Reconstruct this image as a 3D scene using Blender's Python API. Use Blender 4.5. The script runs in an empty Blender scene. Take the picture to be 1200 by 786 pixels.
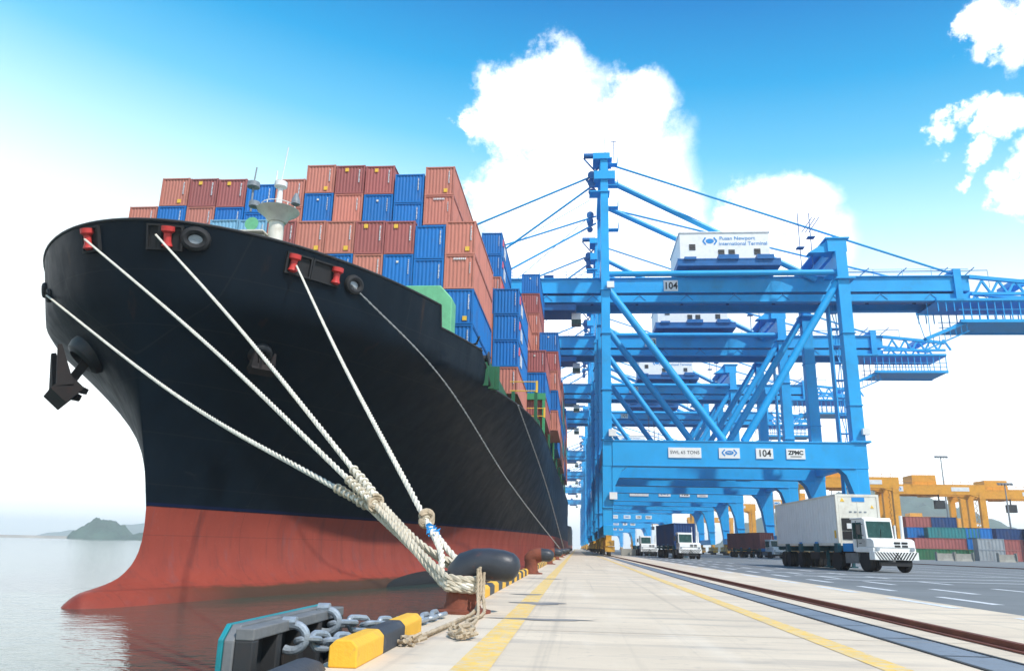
import bpy, math, random
import numpy as np
from mathutils import Vector, Matrix
random.seed(7)
R = math.radians
sc = bpy.context.scene
COL = sc.collection

# ------------------------------------------------------------------ camera
cam = bpy.data.cameras.new("camera"); camo = bpy.data.objects.new("camera", cam); COL.objects.link(camo)
rot = Matrix(((0.9964787647107309, 0.0011169173092701323, 0.0838380818977859),
              (0.08111879557270435, -0.26577079075793925, -0.9606173159925514),
              (0.021208783213786733, 0.9640356006266698, -0.26492555225754777)))
camo.matrix_world = Matrix.Translation((0, 0, 0.9)) @ rot.to_4x4()
cam.sensor_width = 36; cam.lens = 27.0; cam.clip_start = 0.1; cam.clip_end = 20000
sc.camera = camo
# ------------------------------------------------------------------ sun, exposure
SUN_EL, SUN_AZ = R(50), R(135)          # azimuth measured from +Y towards +X: the sun stands behind us to the right
sd = Vector((math.sin(SUN_AZ) * math.cos(SUN_EL), math.cos(SUN_AZ) * math.cos(SUN_EL), math.sin(SUN_EL)))
sun = bpy.data.lights.new("sun", 'SUN'); sun.energy = 3.1; sun.angle = R(1.5); sun.color = (1, .955, .89)
so = bpy.data.objects.new("sun", sun); COL.objects.link(so)
so.rotation_euler = (-sd).to_track_quat('-Z', 'Y').to_euler()
vs = sc.view_settings
vs.view_transform = 'Standard'; vs.look = 'None'; vs.exposure = 0.48; vs.gamma = 1; vs.use_curve_mapping = False
sc.cycles.max_bounces = 6; sc.cycles.diffuse_bounces = 3; sc.cycles.glossy_bounces = 3
sc.cycles.transparent_max_bounces = 6; sc.cycles.volume_bounces = 3
HAZE = .00026
sc.cycles.use_denoising = True
sc.cycles.caustics_reflective = False; sc.cycles.caustics_refractive = False

# ------------------------------------------------------------------ sky (world)
wd = bpy.data.worlds.new("World"); sc.world = wd; wd.use_nodes = True
nt = wd.node_tree; N = nt.nodes; L = nt.links
for n in list(N): N.remove(n)
def nd(t, **k):
    n = N.new(t)
    for a, b in k.items(): setattr(n, a, b)
    return n
def math_(op, a, b=None, clamp=False):
    n = nd('ShaderNodeMath', operation=op); n.use_clamp = clamp
    for i, x in enumerate((a, b)):
        if x is None: continue
        if isinstance(x, (int, float)): n.inputs[i].default_value = x
        else: L.new(x, n.inputs[i])
    return n.outputs[0]
sky = nd('ShaderNodeTexSky', sky_type='NISHITA'); sky.sun_disc = False
sky.sun_elevation = SUN_EL; sky.sun_rotation = SUN_AZ; sky.air_density = 1.0; sky.dust_density = 1.5; sky.ozone_density = 2.0
tc = nd('ShaderNodeTexCoord')
sep = nd('ShaderNodeSeparateXYZ'); L.new(tc.outputs['Generated'], sep.inputs[0])
ze = math_('ADD', sep.outputs[2], math_('MULTIPLY', sep.outputs[0], 0.09))
rp = nd('ShaderNodeValToRGB'); L.new(ze, rp.inputs[0])
cr = rp.color_ramp
stops = [(0.0, (1.32, 1.36, 1.36)), (.20, (1.22, 1.28, 1.28)), (.28, (1.0, 1.1, 1.1)), (.34, (.80, 1.0, 1.05)), (.41, (.46, .82, .97)), (.48, (.14, .55, .85)),
         (.555, (.015, .35, .72)), (.63, (.0, .205, .56)), (.85, (.0, .15, .46)), (1, (.0, .12, .40))]
cr.elements[0].position = 0; cr.elements[0].color = (*stops[0][1], 1)
cr.elements[1].position = 1; cr.elements[1].color = (*stops[-1][1], 1)
for p, c in stops[1:-1]:
    e = cr.elements.new(p); e.color = (*c, 1)
gr = nd('ShaderNodeVectorMath', operation='SCALE'); L.new(rp.outputs[0], gr.inputs[0]); gr.inputs[3].default_value = 6.5
mx = nd('ShaderNodeMix', data_type='RGBA'); mx.inputs[0].default_value = 0.97
L.new(sky.outputs[0], mx.inputs[6]); L.new(gr.outputs[0], mx.inputs[7])
# clouds: soft balls of cumulus in direction space, their edges broken by noise
nz = nd('ShaderNodeTexNoise'); nz.inputs['Scale'].default_value = 7; nz.inputs['Detail'].default_value = 8; nz.inputs['Roughness'].default_value = .62
L.new(tc.outputs['Generated'], nz.inputs['Vector'])
ns = nd('ShaderNodeVectorMath', operation='SUBTRACT'); L.new(nz.outputs['Color'], ns.inputs[0]); ns.inputs[1].default_value = (.5, .5, .5)
nk = nd('ShaderNodeVectorMath', operation='SCALE'); L.new(ns.outputs[0], nk.inputs[0]); nk.inputs[3].default_value = .17
na = nd('ShaderNodeVectorMath', operation='ADD'); L.new(tc.outputs['Generated'], na.inputs[0]); L.new(nk.outputs[0], na.inputs[1])
CLOUDS = [(-0.0803, 0.8507, 0.5194, 0.0694), (-0.0269, 0.8458, 0.5329, 0.0734), (0.0314, 0.8623, 0.5054, 0.0737), (0.068, 0.8534, 0.5169, 0.0498), (-0.0931, 0.8951, 0.4361, 0.071), (-0.0169, 0.8994, 0.4368, 0.1028), (0.0692, 0.8933, 0.4441, 0.0903), (0.1066, 0.9021, 0.4182, 0.0676), (-0.0832, 0.9266, 0.3667, 0.0926), (0.0267, 0.9377, 0.3464, 0.1268), (-0.0394, 0.9516, 0.3049, 0.1278), (0.1234, 0.9304, 0.3451, 0.0908), (0.2133, 0.8862, 0.4113, 0.0636), (0.2569, 0.8811, 0.397, 0.052), (0.1848, 0.9101, 0.3709, 0.0668), (0.2633, 0.9013, 0.3441, 0.0653), (-0.1386, 0.8445, 0.5173, 0.0223), (0.3952, 0.7388, 0.5458, 0.0231), (0.4238, 0.7277, 0.5393, 0.0366), (0.4575, 0.7262, 0.5131, 0.0386), (0.4759, 0.7021, 0.5297, 0.0502), (0.3997, 0.7937, 0.4585, 0.0239), (0.4209, 0.7794, 0.464, 0.0253), (0.4472, 0.7743, 0.4478, 0.0267), (0.472, 0.7678, 0.4331, 0.0298), (0.4436, 0.7939, 0.4158, 0.0217), (0.4238, 0.8138, 0.3976, 0.0166), (0.4751, 0.8007, 0.3649, 0.0285), (0.5057, 0.774, 0.381, 0.039)]
best = None
for (dx, dy, dz, r) in CLOUDS:
    d = nd('ShaderNodeVectorMath', operation='DISTANCE'); L.new(na.outputs[0], d.inputs[0]); d.inputs[1].default_value = (dx, dy, dz)
    m = math_('SUBTRACT', 1.0, math_('DIVIDE', d.outputs['Value'], r))
    best = m if best is None else math_('MAXIMUM', best, m)
nz2 = nd('ShaderNodeTexNoise'); nz2.inputs['Scale'].default_value = 14; nz2.inputs['Detail'].default_value = 9; nz2.inputs['Roughness'].default_value = .7; L.new(tc.outputs['Generated'], nz2.inputs['Vector'])
best = math_('ADD', best, math_('MULTIPLY', math_('SUBTRACT', nz2.outputs[0], .5), .95))
cm = nd('ShaderNodeMapRange'); cm.interpolation_type = 'SMOOTHSTEP'; L.new(best, cm.inputs[0])
cm.inputs[1].default_value = 0.0; cm.inputs[2].default_value = .50; cm.inputs[3].default_value = 0; cm.inputs[4].default_value = 1
mc = nd('ShaderNodeMix', data_type='RGBA'); L.new(cm.outputs[0], mc.inputs[0]); L.new(mx.outputs[2], mc.inputs[6]); mc.inputs[7].default_value = (8.6, 8.75, 8.8, 1)
bg = nd('ShaderNodeBackground'); bg.inputs[1].default_value = 0.14; L.new(mc.outputs[2], bg.inputs[0])
wo = nd('ShaderNodeOutputWorld'); L.new(bg.outputs[0], wo.inputs[0])

# ------------------------------------------------------------------ materials
def mat(name, c, rough=.55, metal=0, var=.12, scale=1.5, dirt=None, dirt_amt=.35, dirt_scale=2.0, stretch=(1, 1, 1), spec=.4, bump=0, bscale=20, rnd=0, lo=.52, hi=.72):
    m = bpy.data.materials.new(name); m.use_nodes = True
    t = m.node_tree; n = t.nodes; l = t.links; b = n['Principled BSDF']
    b.inputs['Roughness'].default_value = rough; b.inputs['Metallic'].default_value = metal
    b.inputs['Specular IOR Level'].default_value = spec
    co = n.new('ShaderNodeTexCoord'); mp = n.new('ShaderNodeMapping'); mp.inputs['Scale'].default_value = stretch
    l.new(co.outputs['Object'], mp.inputs[0])
    a = n.new('ShaderNodeTexNoise'); a.inputs['Scale'].default_value = scale; a.inputs['Detail'].default_value = 6; l.new(mp.outputs[0], a.inputs['Vector'])
    mr = n.new('ShaderNodeMapRange'); mr.inputs[1].default_value = .25; mr.inputs[2].default_value = .75
    mr.inputs[3].default_value = 1 - var; mr.inputs[4].default_value = 1 + var; l.new(a.outputs[0], mr.inputs[0])
    val = mr.outputs[0]
    if rnd:
        oi = n.new('ShaderNodeObjectInfo'); r2 = n.new('ShaderNodeMapRange'); r2.inputs[3].default_value = 1 - rnd; r2.inputs[4].default_value = 1 + rnd
        l.new(oi.outputs['Random'], r2.inputs[0]); mm = n.new('ShaderNodeMath'); mm.operation = 'MULTIPLY'
        l.new(val, mm.inputs[0]); l.new(r2.outputs[0], mm.inputs[1]); val = mm.outputs[0]
    sc_ = n.new('ShaderNodeVectorMath'); sc_.operation = 'SCALE'; sc_.inputs[0].default_value = c; l.new(val, sc_.inputs[3])
    out = sc_.outputs[0]
    if dirt:
        d = n.new('ShaderNodeTexNoise'); d.inputs['Scale'].default_value = dirt_scale; d.inputs['Detail'].default_value = 9; d.inputs['Roughness'].default_value = .65
        l.new(mp.outputs[0], d.inputs['Vector'])
        dm = n.new('ShaderNodeMapRange'); dm.inputs[1].default_value = lo; dm.inputs[2].default_value = hi; dm.inputs[3].default_value = 0; dm.inputs[4].default_value = dirt_amt
        l.new(d.outputs[0], dm.inputs[0])
        mi = n.new('ShaderNodeMix'); mi.data_type = 'RGBA'; l.new(dm.outputs[0], mi.inputs[0]); l.new(out, mi.inputs[6]); mi.inputs[7].default_value = (*dirt, 1)
        out = mi.outputs[2]
    l.new(out, b.inputs['Base Color'])
    rr = n.new('ShaderNodeMapRange'); rr.inputs[3].default_value = max(0.02, rough - .12); rr.inputs[4].default_value = min(1, rough + .12); l.new(a.outputs[0], rr.inputs[0]); l.new(rr.outputs[0], b.inputs['Roughness'])
    if bump:
        bn = n.new('ShaderNodeTexNoise'); bn.inputs['Scale'].default_value = bscale; bn.inputs['Detail'].default_value = 5; l.new(mp.outputs[0], bn.inputs['Vector'])
        bp = n.new('ShaderNodeBump'); bp.inputs['Strength'].default_value = bump; bp.inputs['Distance'].default_value = .02; l.new(bn.outputs[0], bp.inputs['Height']); l.new(bp.outputs[0], b.inputs['Normal'])
    return m

M = {}
M['crane'] = mat('crane_blue_paint', (.012, .37, .77), .45, var=.10, scale=.35, dirt=(.035, .25, .47), dirt_amt=.4, dirt_scale=.6)
M['crane_dark'] = mat('crane_dark_blue', (.009, .13, .37), .5, dirt=(.02, .05, .1))
M['white'] = mat('white_paint', (.83, .83, .81), .5, var=.05, dirt=(.5, .47, .42), dirt_amt=.3, dirt_scale=1.2)
M['offwhite'] = mat('weathered_white_paint', (.74, .71, .62), .55, dirt=(.4, .3, .2), dirt_amt=.4)
M['black'] = mat('black_rubber', (.018, .018, .02), .7, var=.25, scale=4)
M['dark'] = mat('dark_steel', (.035, .037, .04), .6, dirt=(.09, .05, .03))
M['grey'] = mat('grey_painted_steel', (.22, .25, .28), .5, dirt=(.12, .09, .07), dirt_amt=.5, dirt_scale=5)
M['galv'] = mat('galvanised_chain_steel', (.36, .41, .46), .45, metal=.35, dirt=(.16, .13, .11), dirt_amt=.5, dirt_scale=14, bump=.3, bscale=40)
M['orange'] = mat('yard_crane_orange', (.80, .36, .035), .5, var=.08, dirt=(.4, .17, .03), dirt_amt=.5, dirt_scale=.5)
M['bogie'] = mat('bogie_yellow', (.62, .34, .05), .6, var=.3, scale=.8, dirt=(.06, .05, .04), dirt_amt=.8, dirt_scale=1.1, lo=.46, hi=.6)
M['yellow'] = mat('kerb_yellow_paint', (.86, .47, .04), .6, var=.08, scale=4, dirt=(.30, .22, .12), dirt_amt=.75, dirt_scale=7, bump=.25, bscale=30, lo=.56, hi=.76)
M['kblack'] = mat('kerb_black_paint', (.045, .052, .065), .6, var=.2, scale=4, dirt=(.28, .27, .25), dirt_amt=.55, dirt_scale=7, bump=.25, bscale=30, lo=.56, hi=.8)
M['rust'] = mat('rusty_iron', (.20, .055, .03), .8, var=.35, scale=3, dirt=(.05, .025, .02), dirt_amt=.8, dirt_scale=6, bump=.4, bscale=25)
M['bollard'] = mat('bollard_black_paint', (.035, .04, .05), .42, var=.25, scale=3, dirt=(.16, .06, .04), dirt_amt=.7, dirt_scale=4, bump=.2, bscale=16, lo=.56, hi=.72)
M['rope'] = mat('white_mooring_rope', (.74, .69, .58), .9, var=.15, scale=3, dirt=(.5, .44, .34), dirt_amt=.5, dirt_scale=5, spec=.1)
M['eyerope'] = mat('splice_rope', (.60, .53, .41), .95, var=.2, scale=7, dirt=(.36, .29, .2), dirt_amt=.6, dirt_scale=10, spec=.1)
M['oldrope'] = mat('weathered_rope', (.47, .38, .27), .95, var=.25, scale=9, dirt=(.2, .15, .1), dirt_amt=.6, dirt_scale=14, spec=.1)
M['greyrope'] = mat('grey_rope', (.42, .43, .43), .9, var=.15, scale=6, spec=.1)
M['cyan'] = mat('blue_plastic_sheet', (.02, .30, .72), .5, var=.2, scale=9)
M['teal'] = mat('teal_fender_face', (.015, .26, .30), .5, dirt=(.03, .12, .13), dirt_amt=.5, dirt_scale=6)
M['fender'] = mat('fender_grey_steel', (.16, .165, .17), .6, var=.2, scale=3, dirt=(.3, .29, .27), dirt_amt=.5, dirt_scale=5, bump=.2)
M['green'] = mat('deck_green_paint', (.05, .33, .14), .55, dirt=(.12, .12, .06), dirt_amt=.5, dirt_scale=1.5)
M['pgreen'] = mat('pale_green_paint', (.17, .52, .27), .5, dirt=(.12, .3, .16), dirt_amt=.4)
M['dgreen'] = mat('dark_green_steel', (.02, .13, .06), .6, dirt=(.06, .04, .02))
M['redfit'] = mat('red_fitting_paint', (.62, .045, .04), .5, dirt=(.2, .03, .02))
M['glass'] = mat('cab_glass', (.02, .07, .065), .25, var=.3, scale=3, spec=.25)
M['chassis'] = mat('chassis_teal_steel', (.015, .085, .11), .6, dirt=(.05, .04, .03))
M['sblue'] = mat('sign_blue', (.02, .25, .62), .5)
M['ink'] = mat('sign_ink', (.02, .02, .022), .6)
M['deck'] = mat('deck_steel', (.05, .045, .04), .7)
M['mark'] = mat('stencil_white', (.72, .74, .76), .6, dirt=(.3, .3, .3), dirt_amt=.6, dirt_scale=3)
M['stick'] = mat('sticker_yellow', (.85, .52, .06), .6)
M['pink'] = mat('emblem_pink', (.72, .12, .16), .6)
def cm_(n, c, d=(.10, .05, .035)): return mat('container_' + n, c, .55, var=.10, scale=.8, dirt=d, dirt_amt=.45, dirt_scale=1.1, stretch=(1, 1, .35), rnd=.10)
CC = {'rust red': cm_('rust_red', (.55, .20, .145)), 'maroon': cm_('maroon', (.37, .11, .10)), 'blue': cm_('blue', (.004, .165, .50)),
      'pale blue': cm_('pale_blue', (.20, .42, .60)), 'teal': cm_('teal', (.03, .23, .24)), 'green': cm_('green', (.03, .16, .07)),
      'grey': cm_('grey', (.33, .36, .38)), 'dark blue': cm_('dark_blue', (.01, .05, .17)), 'white': mat('container_white', (.78, .81, .82), .5, var=.04, dirt=(.55, .55, .53), dirt_amt=.25, dirt_scale=1.1)}

# ------------------------------------------------------------------ mesh builder
class MB:
    def __init__(s): s.v = []; s.f = []; s.m = []
    def add(s, vs_, fs, m=0):
        o = len(s.v); s.v.extend(tuple(map(float, p)) for p in vs_)
        for q in fs: s.f.append(tuple(i + o for i in q)); s.m.append(m)
        return s
    def box(s, x0, x1, y0, y1, z0, z1, m=0):
        return s.add([(x0, y0, z0), (x1, y0, z0), (x1, y1, z0), (x0, y1, z0), (x0, y0, z1), (x1, y0, z1), (x1, y1, z1), (x0, y1, z1)],
                     [(3, 2, 1, 0), (4, 5, 6, 7), (0, 1, 5, 4), (1, 2, 6, 5), (2, 3, 7, 6), (3, 0, 4, 7)], m)
    def beam(s, p, q, w, h, m=0, up=(0, 0, 1), w2=None, h2=None):
        p = Vector(p); q = Vector(q); d = (q - p).normalized(); u = Vector(up)
        if abs(d.dot(u)) > .98: u = Vector((0, 1, 0))
        x = d.cross(u).normalized(); y = x.cross(d).normalized(); w2 = w if w2 is None else w2; h2 = h if h2 is None else h2
        V = []
        for c, a, b in ((p, w, h), (q, w2, h2)):
            V += [c - x * a / 2 - y * b / 2, c + x * a / 2 - y * b / 2, c + x * a / 2 + y * b / 2, c - x * a / 2 + y * b / 2]
        return s.add(V, [(3, 2, 1, 0), (4, 5, 6, 7), (0, 1, 5, 4), (1, 2, 6, 5), (2, 3, 7, 6), (3, 0, 4, 7)], m)
    def tube(s, pts, r, n=8, m=0, cap=True, closed=False):
        P = [Vector(p) for p in pts]; k = len(P); rs = r if isinstance(r, (list, tuple)) else [r] * k
        V = []; prev = None
        for i in range(k):
            if closed: d = (P[(i + 1) % k] - P[i - 1]).normalized()
            else: d = (P[min(i + 1, k - 1)] - P[max(i - 1, 0)]).normalized()
            if prev is None:
                u = Vector((0, 0, 1)) if abs(d.z) < .9 else Vector((1, 0, 0))
                x = d.cross(u).normalized()
            else:
                x = (prev - d * prev.dot(d)).normalized()
            prev = x; y = d.cross(x)
            for j in range(n):
                a = 2 * math.pi * j / n; V.append(P[i] + (x * math.cos(a) + y * math.sin(a)) * rs[i])
        F = []
        for i in range(k if closed else k - 1):
            i2 = (i + 1) % k
            for j in range(n): F.append((i * n + j, i * n + (j + 1) % n, i2 * n + (j + 1) % n, i2 * n + j))
        if cap and not closed: F.append(tuple(range(n - 1, -1, -1))); F.append(tuple((k - 1) * n + j for j in range(n)))
        return s.add(V, F, m)
    def lathe(s, prof, c=(0, 0, 0), ax='z', n=20, m=0):
        V = []; k = len(prof)
        for (r, h) in prof:
            for j in range(n):
                a = 2 * math.pi * j / n; p = (r * math.cos(a), r * math.sin(a), h)
                if ax == 'x': p = (p[2], p[0], p[1])
                if ax == 'y': p = (p[1], p[2], p[0])
                V.append((p[0] + c[0], p[1] + c[1], p[2] + c[2]))
        F = []
        for i in range(k - 1):
            for j in range(n): F.append((i * n + j, i * n + (j + 1) % n, (i + 1) * n + (j + 1) % n, (i + 1) * n + j))
        F.append(tuple(range(n - 1, -1, -1))); F.append(tuple((k - 1) * n + j for j in range(n)))
        return s.add(V, F, m)
    def prism(s, poly, a, b, ax='y', m=0):
        """polygon in the plane across ax, extruded from a to b"""
        def P(u, w, t): return {'y': (u, t, w), 'x': (t, u, w), 'z': (u, w, t)}[ax]
        k = len(poly); V = [P(u, w, a) for u, w in poly] + [P(u, w, b) for u, w in poly]
        return s.add(V, [tuple(range(k)), tuple(range(2 * k - 1, k - 1, -1))] + [(i, i + k, (i + 1) % k + k, (i + 1) % k) for i in range(k)], m)
    def mesh(s, name, mats, smooth=True, ang=35):
        me = bpy.data.meshes.new(name); me.from_pydata(s.v, [], s.f)
        for x in (mats if isinstance(mats, (list, tuple)) else [mats]): me.materials.append(x)
        me.polygons.foreach_set('material_index', s.m)
        import bmesh
        bm = bmesh.new(); bm.from_mesh(me); bmesh.ops.recalc_face_normals(bm, faces=bm.faces); bm.to_mesh(me); bm.free()
        if smooth:
            me.polygons.foreach_set('use_smooth', [True] * len(me.polygons)); me.set_sharp_from_angle(angle=R(ang))
        me.update(); return me
    def build(s, name, mats, parent=None, smooth=True, ang=35, bevel=0):
        o = bpy.data.objects.new(name, s.mesh(name, mats, smooth, ang)); COL.objects.link(o)
        if parent: o.parent = parent
        if bevel:
            b = o.modifiers.new('bevel', 'BEVEL'); b.width = bevel; b.segments = 2; b.limit_method = 'ANGLE'; b.angle_limit = R(40)
        return o
def tag(o, label=None, cat=None, group=None, kind=None):
    for k, v in (('label', label), ('category', cat), ('group', group), ('kind', kind)):
        if v: o[k] = v
    return o
def empty(name, loc, rz=0, **k):
    o = bpy.data.objects.new(name, None); COL.objects.link(o); o.location = loc; o.rotation_euler = (0, 0, rz); o.empty_display_size = .3
    return tag(o, **k)
def inst(name, me, parent, mats=None):
    o = bpy.data.objects.new(name, me); COL.objects.link(o); o.parent = parent
    if mats:
        for i, x in enumerate(mats): o.material_slots[i].link = 'OBJECT'; o.material_slots[i].material = x
    return o
def copy_tree(o, parent=None, skip=()):
    c = o.copy(); COL.objects.link(c); c.parent = parent
    for ch in list(o.children):
        if ch.name.split('.')[0] not in skip: copy_tree(ch, c, skip)
    return c
def text_mesh(txt, size, name='lettering', thick=.01, bold=0, squash=1):
    cu = bpy.data.curves.new(name, 'FONT'); cu.body = txt; cu.size = size; cu.extrude = thick; cu.align_x = 'CENTER'; cu.align_y = 'CENTER'; cu.offset = bold; cu.resolution_u = 3
    o = bpy.data.objects.new(name, cu); COL.objects.link(o); bpy.context.view_layer.update()
    me = bpy.data.meshes.new_from_object(o.evaluated_get(bpy.context.evaluated_depsgraph_get()))
    bpy.data.objects.remove(o); bpy.data.curves.remove(cu)
    for v in me.vertices: v.co.x *= squash
    me.name = name; return me
def letter(txt, size, m, parent, loc, rx=R(90), rz=0, bold=0, squash=1):
    me = text_mesh(txt, size, bold=bold, squash=squash); me.materials.clear(); me.materials.append(m)
    o = bpy.data.objects.new('lettering', me); COL.objects.link(o); o.parent = parent; o.location = loc; o.rotation_euler = (rx, 0, rz); return o
ORD = ['topmost', 'second', 'third', 'fourth', 'fifth', 'sixth', 'seventh', 'eighth', 'ninth', 'tenth', 'eleventh', 'twelfth', 'thirteenth']

# ------------------------------------------------------------------ setting: quay, yard, water, hills
WZ = -1.9
def concrete():
    m = bpy.data.materials.new('quay_concrete'); m.use_nodes = True; t = m.node_tree; n = t.nodes; l = t.links; b = n['Principled BSDF']
    b.inputs['Roughness'].default_value = .9; b.inputs['Specular IOR Level'].default_value = .2
    co = n.new('ShaderNodeTexCoord')
    def noise(scale, stretch, det=7, ro=.6):
        mp = n.new('ShaderNodeMapping'); mp.inputs['Scale'].default_value = stretch; l.new(co.outputs['Object'], mp.inputs[0])
        a = n.new('ShaderNodeTexNoise'); a.inputs['Scale'].default_value = scale; a.inputs['Detail'].default_value = det; a.inputs['Roughness'].default_value = ro
        l.new(mp.outputs[0], a.inputs['Vector']); return a.outputs[0]
    def mixc(f, a, bcol, lo, hi, amt):
        r = n.new('ShaderNodeMapRange'); r.inputs[1].default_value = lo; r.inputs[2].default_value = hi; r.inputs[4].default_value = amt; l.new(f, r.inputs[0])
        x = n.new('ShaderNodeMix'); x.data_type = 'RGBA'; l.new(r.outputs[0], x.inputs[0])
        if isinstance(a, tuple): x.inputs[6].default_value = (*a, 1)
        else: l.new(a, x.inputs[6])
        x.inputs[7].default_value = (*bcol, 1); return x.outputs[2]
    c = mixc(noise(.5, (.5, 1, 1)), (.76, .63, .475), (.60, .495, .375), .35, .7, 1)
    c = mixc(noise(1.2, (.25, 1.6, 1)), c, (.30, .27, .25), .52, .78, .75)
    c = mixc(noise(6, (1, 1, 1)), c, (.30, .27, .24), .58, .8, .5)
    c = mixc(noise(.35, (2.5, .25, 1)), c, (.84, .74, .61), .52, .75, .6)
    c = mixc(noise(1.0, (3.2, .035, 1), 4), c, (.25, .22, .19), .56, .74, .45)
    c = mixc(noise(.9, (1, .8, 1), 5, .7), c, (.20, .18, .16), .66, .74, .5)
    c = mixc(noise(60, (1, 1, 1), 3), c, (.33, .30, .27), .6, .75, .35)
    l.new(c, b.inputs['Base Color'])
    bp = n.new('ShaderNodeBump'); bp.inputs['Strength'].default_value = .25; bp.inputs['Distance'].default_value = .01; l.new(noise(35, (1, 1, 1)), bp.inputs['Height']); l.new(bp.outputs[0], b.inputs['Normal'])
    return m
M['concrete'] = concrete()
M['wallconc'] = mat('quay_wall_concrete', (.16, .15, .13), .9, var=.3, scale=1, dirt=(.04, .05, .03), dirt_amt=.8, dirt_scale=1.5)
M['asphalt'] = mat('yard_asphalt', (.20, .21, .21), .85, var=.22, scale=.25, dirt=(.085, .09, .095), dirt_amt=.6, dirt_scale=.5, stretch=(.5, 1, 1), bump=.2, bscale=30, spec=.3)
M['lpaint'] = mat('road_paint_yellow', (.84, .54, .12), .8, var=.12, scale=3, dirt=(.62, .55, .45), dirt_amt=.85, dirt_scale=9, lo=.42, hi=.66)
M['wpaint'] = mat('road_paint_white', (.72, .73, .73), .8, var=.1, scale=3, dirt=(.2, .2, .2), dirt_amt=.7, dirt_scale=5, lo=.52, hi=.7)
M['trench'] = mat('trench_cover_steel', (.20, .23, .27), .55, var=.15, scale=2, dirt=(.12, .11, .1), dirt_amt=.5, dirt_scale=6)
M['rail'] = mat('rail_rust', (.16, .05, .03), .7, var=.3, scale=3)
M['stain'] = mat('damp_patch', (.26, .24, .22), .6, var=.3, scale=2)
YF, YN = 1100, -40
tag(MB().box(-1.95, 7.2, YN, YF, -9, 0).build('quay_pavement', M['concrete'], smooth=False), kind='structure')
tag(MB().box(-2.25, -1.952, YN, YF, -9, -.25).build('quay_wall', M['wallconc'], smooth=False), 'damp dark concrete face of the quay dropping into the water', 'wall')
tag(MB().box(7.2, 2500, YN, YF, -9, 0).build('yard_pavement', M['asphalt'], smooth=False), kind='structure')
b = MB()
def strip(b, x0, x1, y0, y1, z=.004, m=0): b.add([(x0, y0, z), (x1, y0, z), (x1, y1, z), (x0, y1, z)], [(0, 1, 2, 3)], m)
strip(b, -.95, -.66, YN, 500); strip(b, 2.47, 2.72, YN, 500)
tag(b.build('pavement_marking', M['lpaint'], smooth=False), kind='structure')
b = MB(); strip(b, 3.38, 3.86, YN, 600, .004)
tc_ = tag(b.build('trench_cover', M['trench'], smooth=False), 'long grey steel trench cover set in the quay beside the seaside rail', 'trench cover')
b = MB()
for k in range(200): strip(b, 3.36, 3.88, 2 + k * 1.5, 2.03 + k * 1.5, .008)
b.box(3.34, 3.38, YN, 600, -.02, .012); b.box(3.86, 3.90, YN, 600, -.02, .012)
b.build('edge_frame', M['dark'], tc_, smooth=False)
for xr in (4.45, 37.0):
    b = MB(); strip(b, xr - .16, xr + .16, YN, 600, .004, 1); b.box(xr - .04, xr + .04, YN, 600, .0, .07)
    b.box(xr - .15, xr - .10, YN, 600, .0, .02); b.box(xr + .10, xr + .15, YN, 600, .0, .02)
    tag(b.build('crane_rail', [M['rail'], M['stain']], smooth=False), 'rusty crane rail beside the trench cover' if xr < 9 else 'rusty crane rail under the landside crane legs', 'rail')
b = MB()
for x, y0, st, ln in ((6.75, 10, 5.2, 3.2), (8.2, 11.5, 5.2, 2.6), (9.9, 10.7, 5.2, 2.6), (12.2, 12, 5.2, 2.6)):
    for k in range(38): strip(b, x - .04, x + .19, y0 + k * st, y0 + k * st + ln)
for x in (20.5, 24, 28.5): strip(b, x, x + .15, 14, 300)
for y in (30, 34, 39, 46, 56, 70): strip(b, 9, 20, y, y + .35, .006)
tag(b.build('road_marking', M['wpaint'], smooth=False), kind='structure')
b = MB()
for (x, y, rx, ry) in ((-.45, 10.55, .62, .13), (-.62, 13.5, .42, .30), (-.95, 15.9, .3, .18), (-.9, 24, .5, .2)):
    pts = []
    for i in range(26):
        a = 2 * math.pi * i / 26; k = 1 + .22 * math.sin(3 * a + x) + .12 * math.sin(7 * a)
        pts.append((x + rx * k * math.cos(a), y + ry * k * math.sin(a), .006))
    b.add(pts, [tuple(range(26))])
tag(b.build('pavement_stain', M['stain'], smooth=False), kind='structure')
b = MB()
for k in range(60): strip(b, -1.6, 7.15, 3.2 + k * 6, 3.22 + k * 6, .005)
tag(b.build('pavement_joint', mat('joint_filler', (.42, .36, .29), .9), smooth=False), kind='structure')
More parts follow.
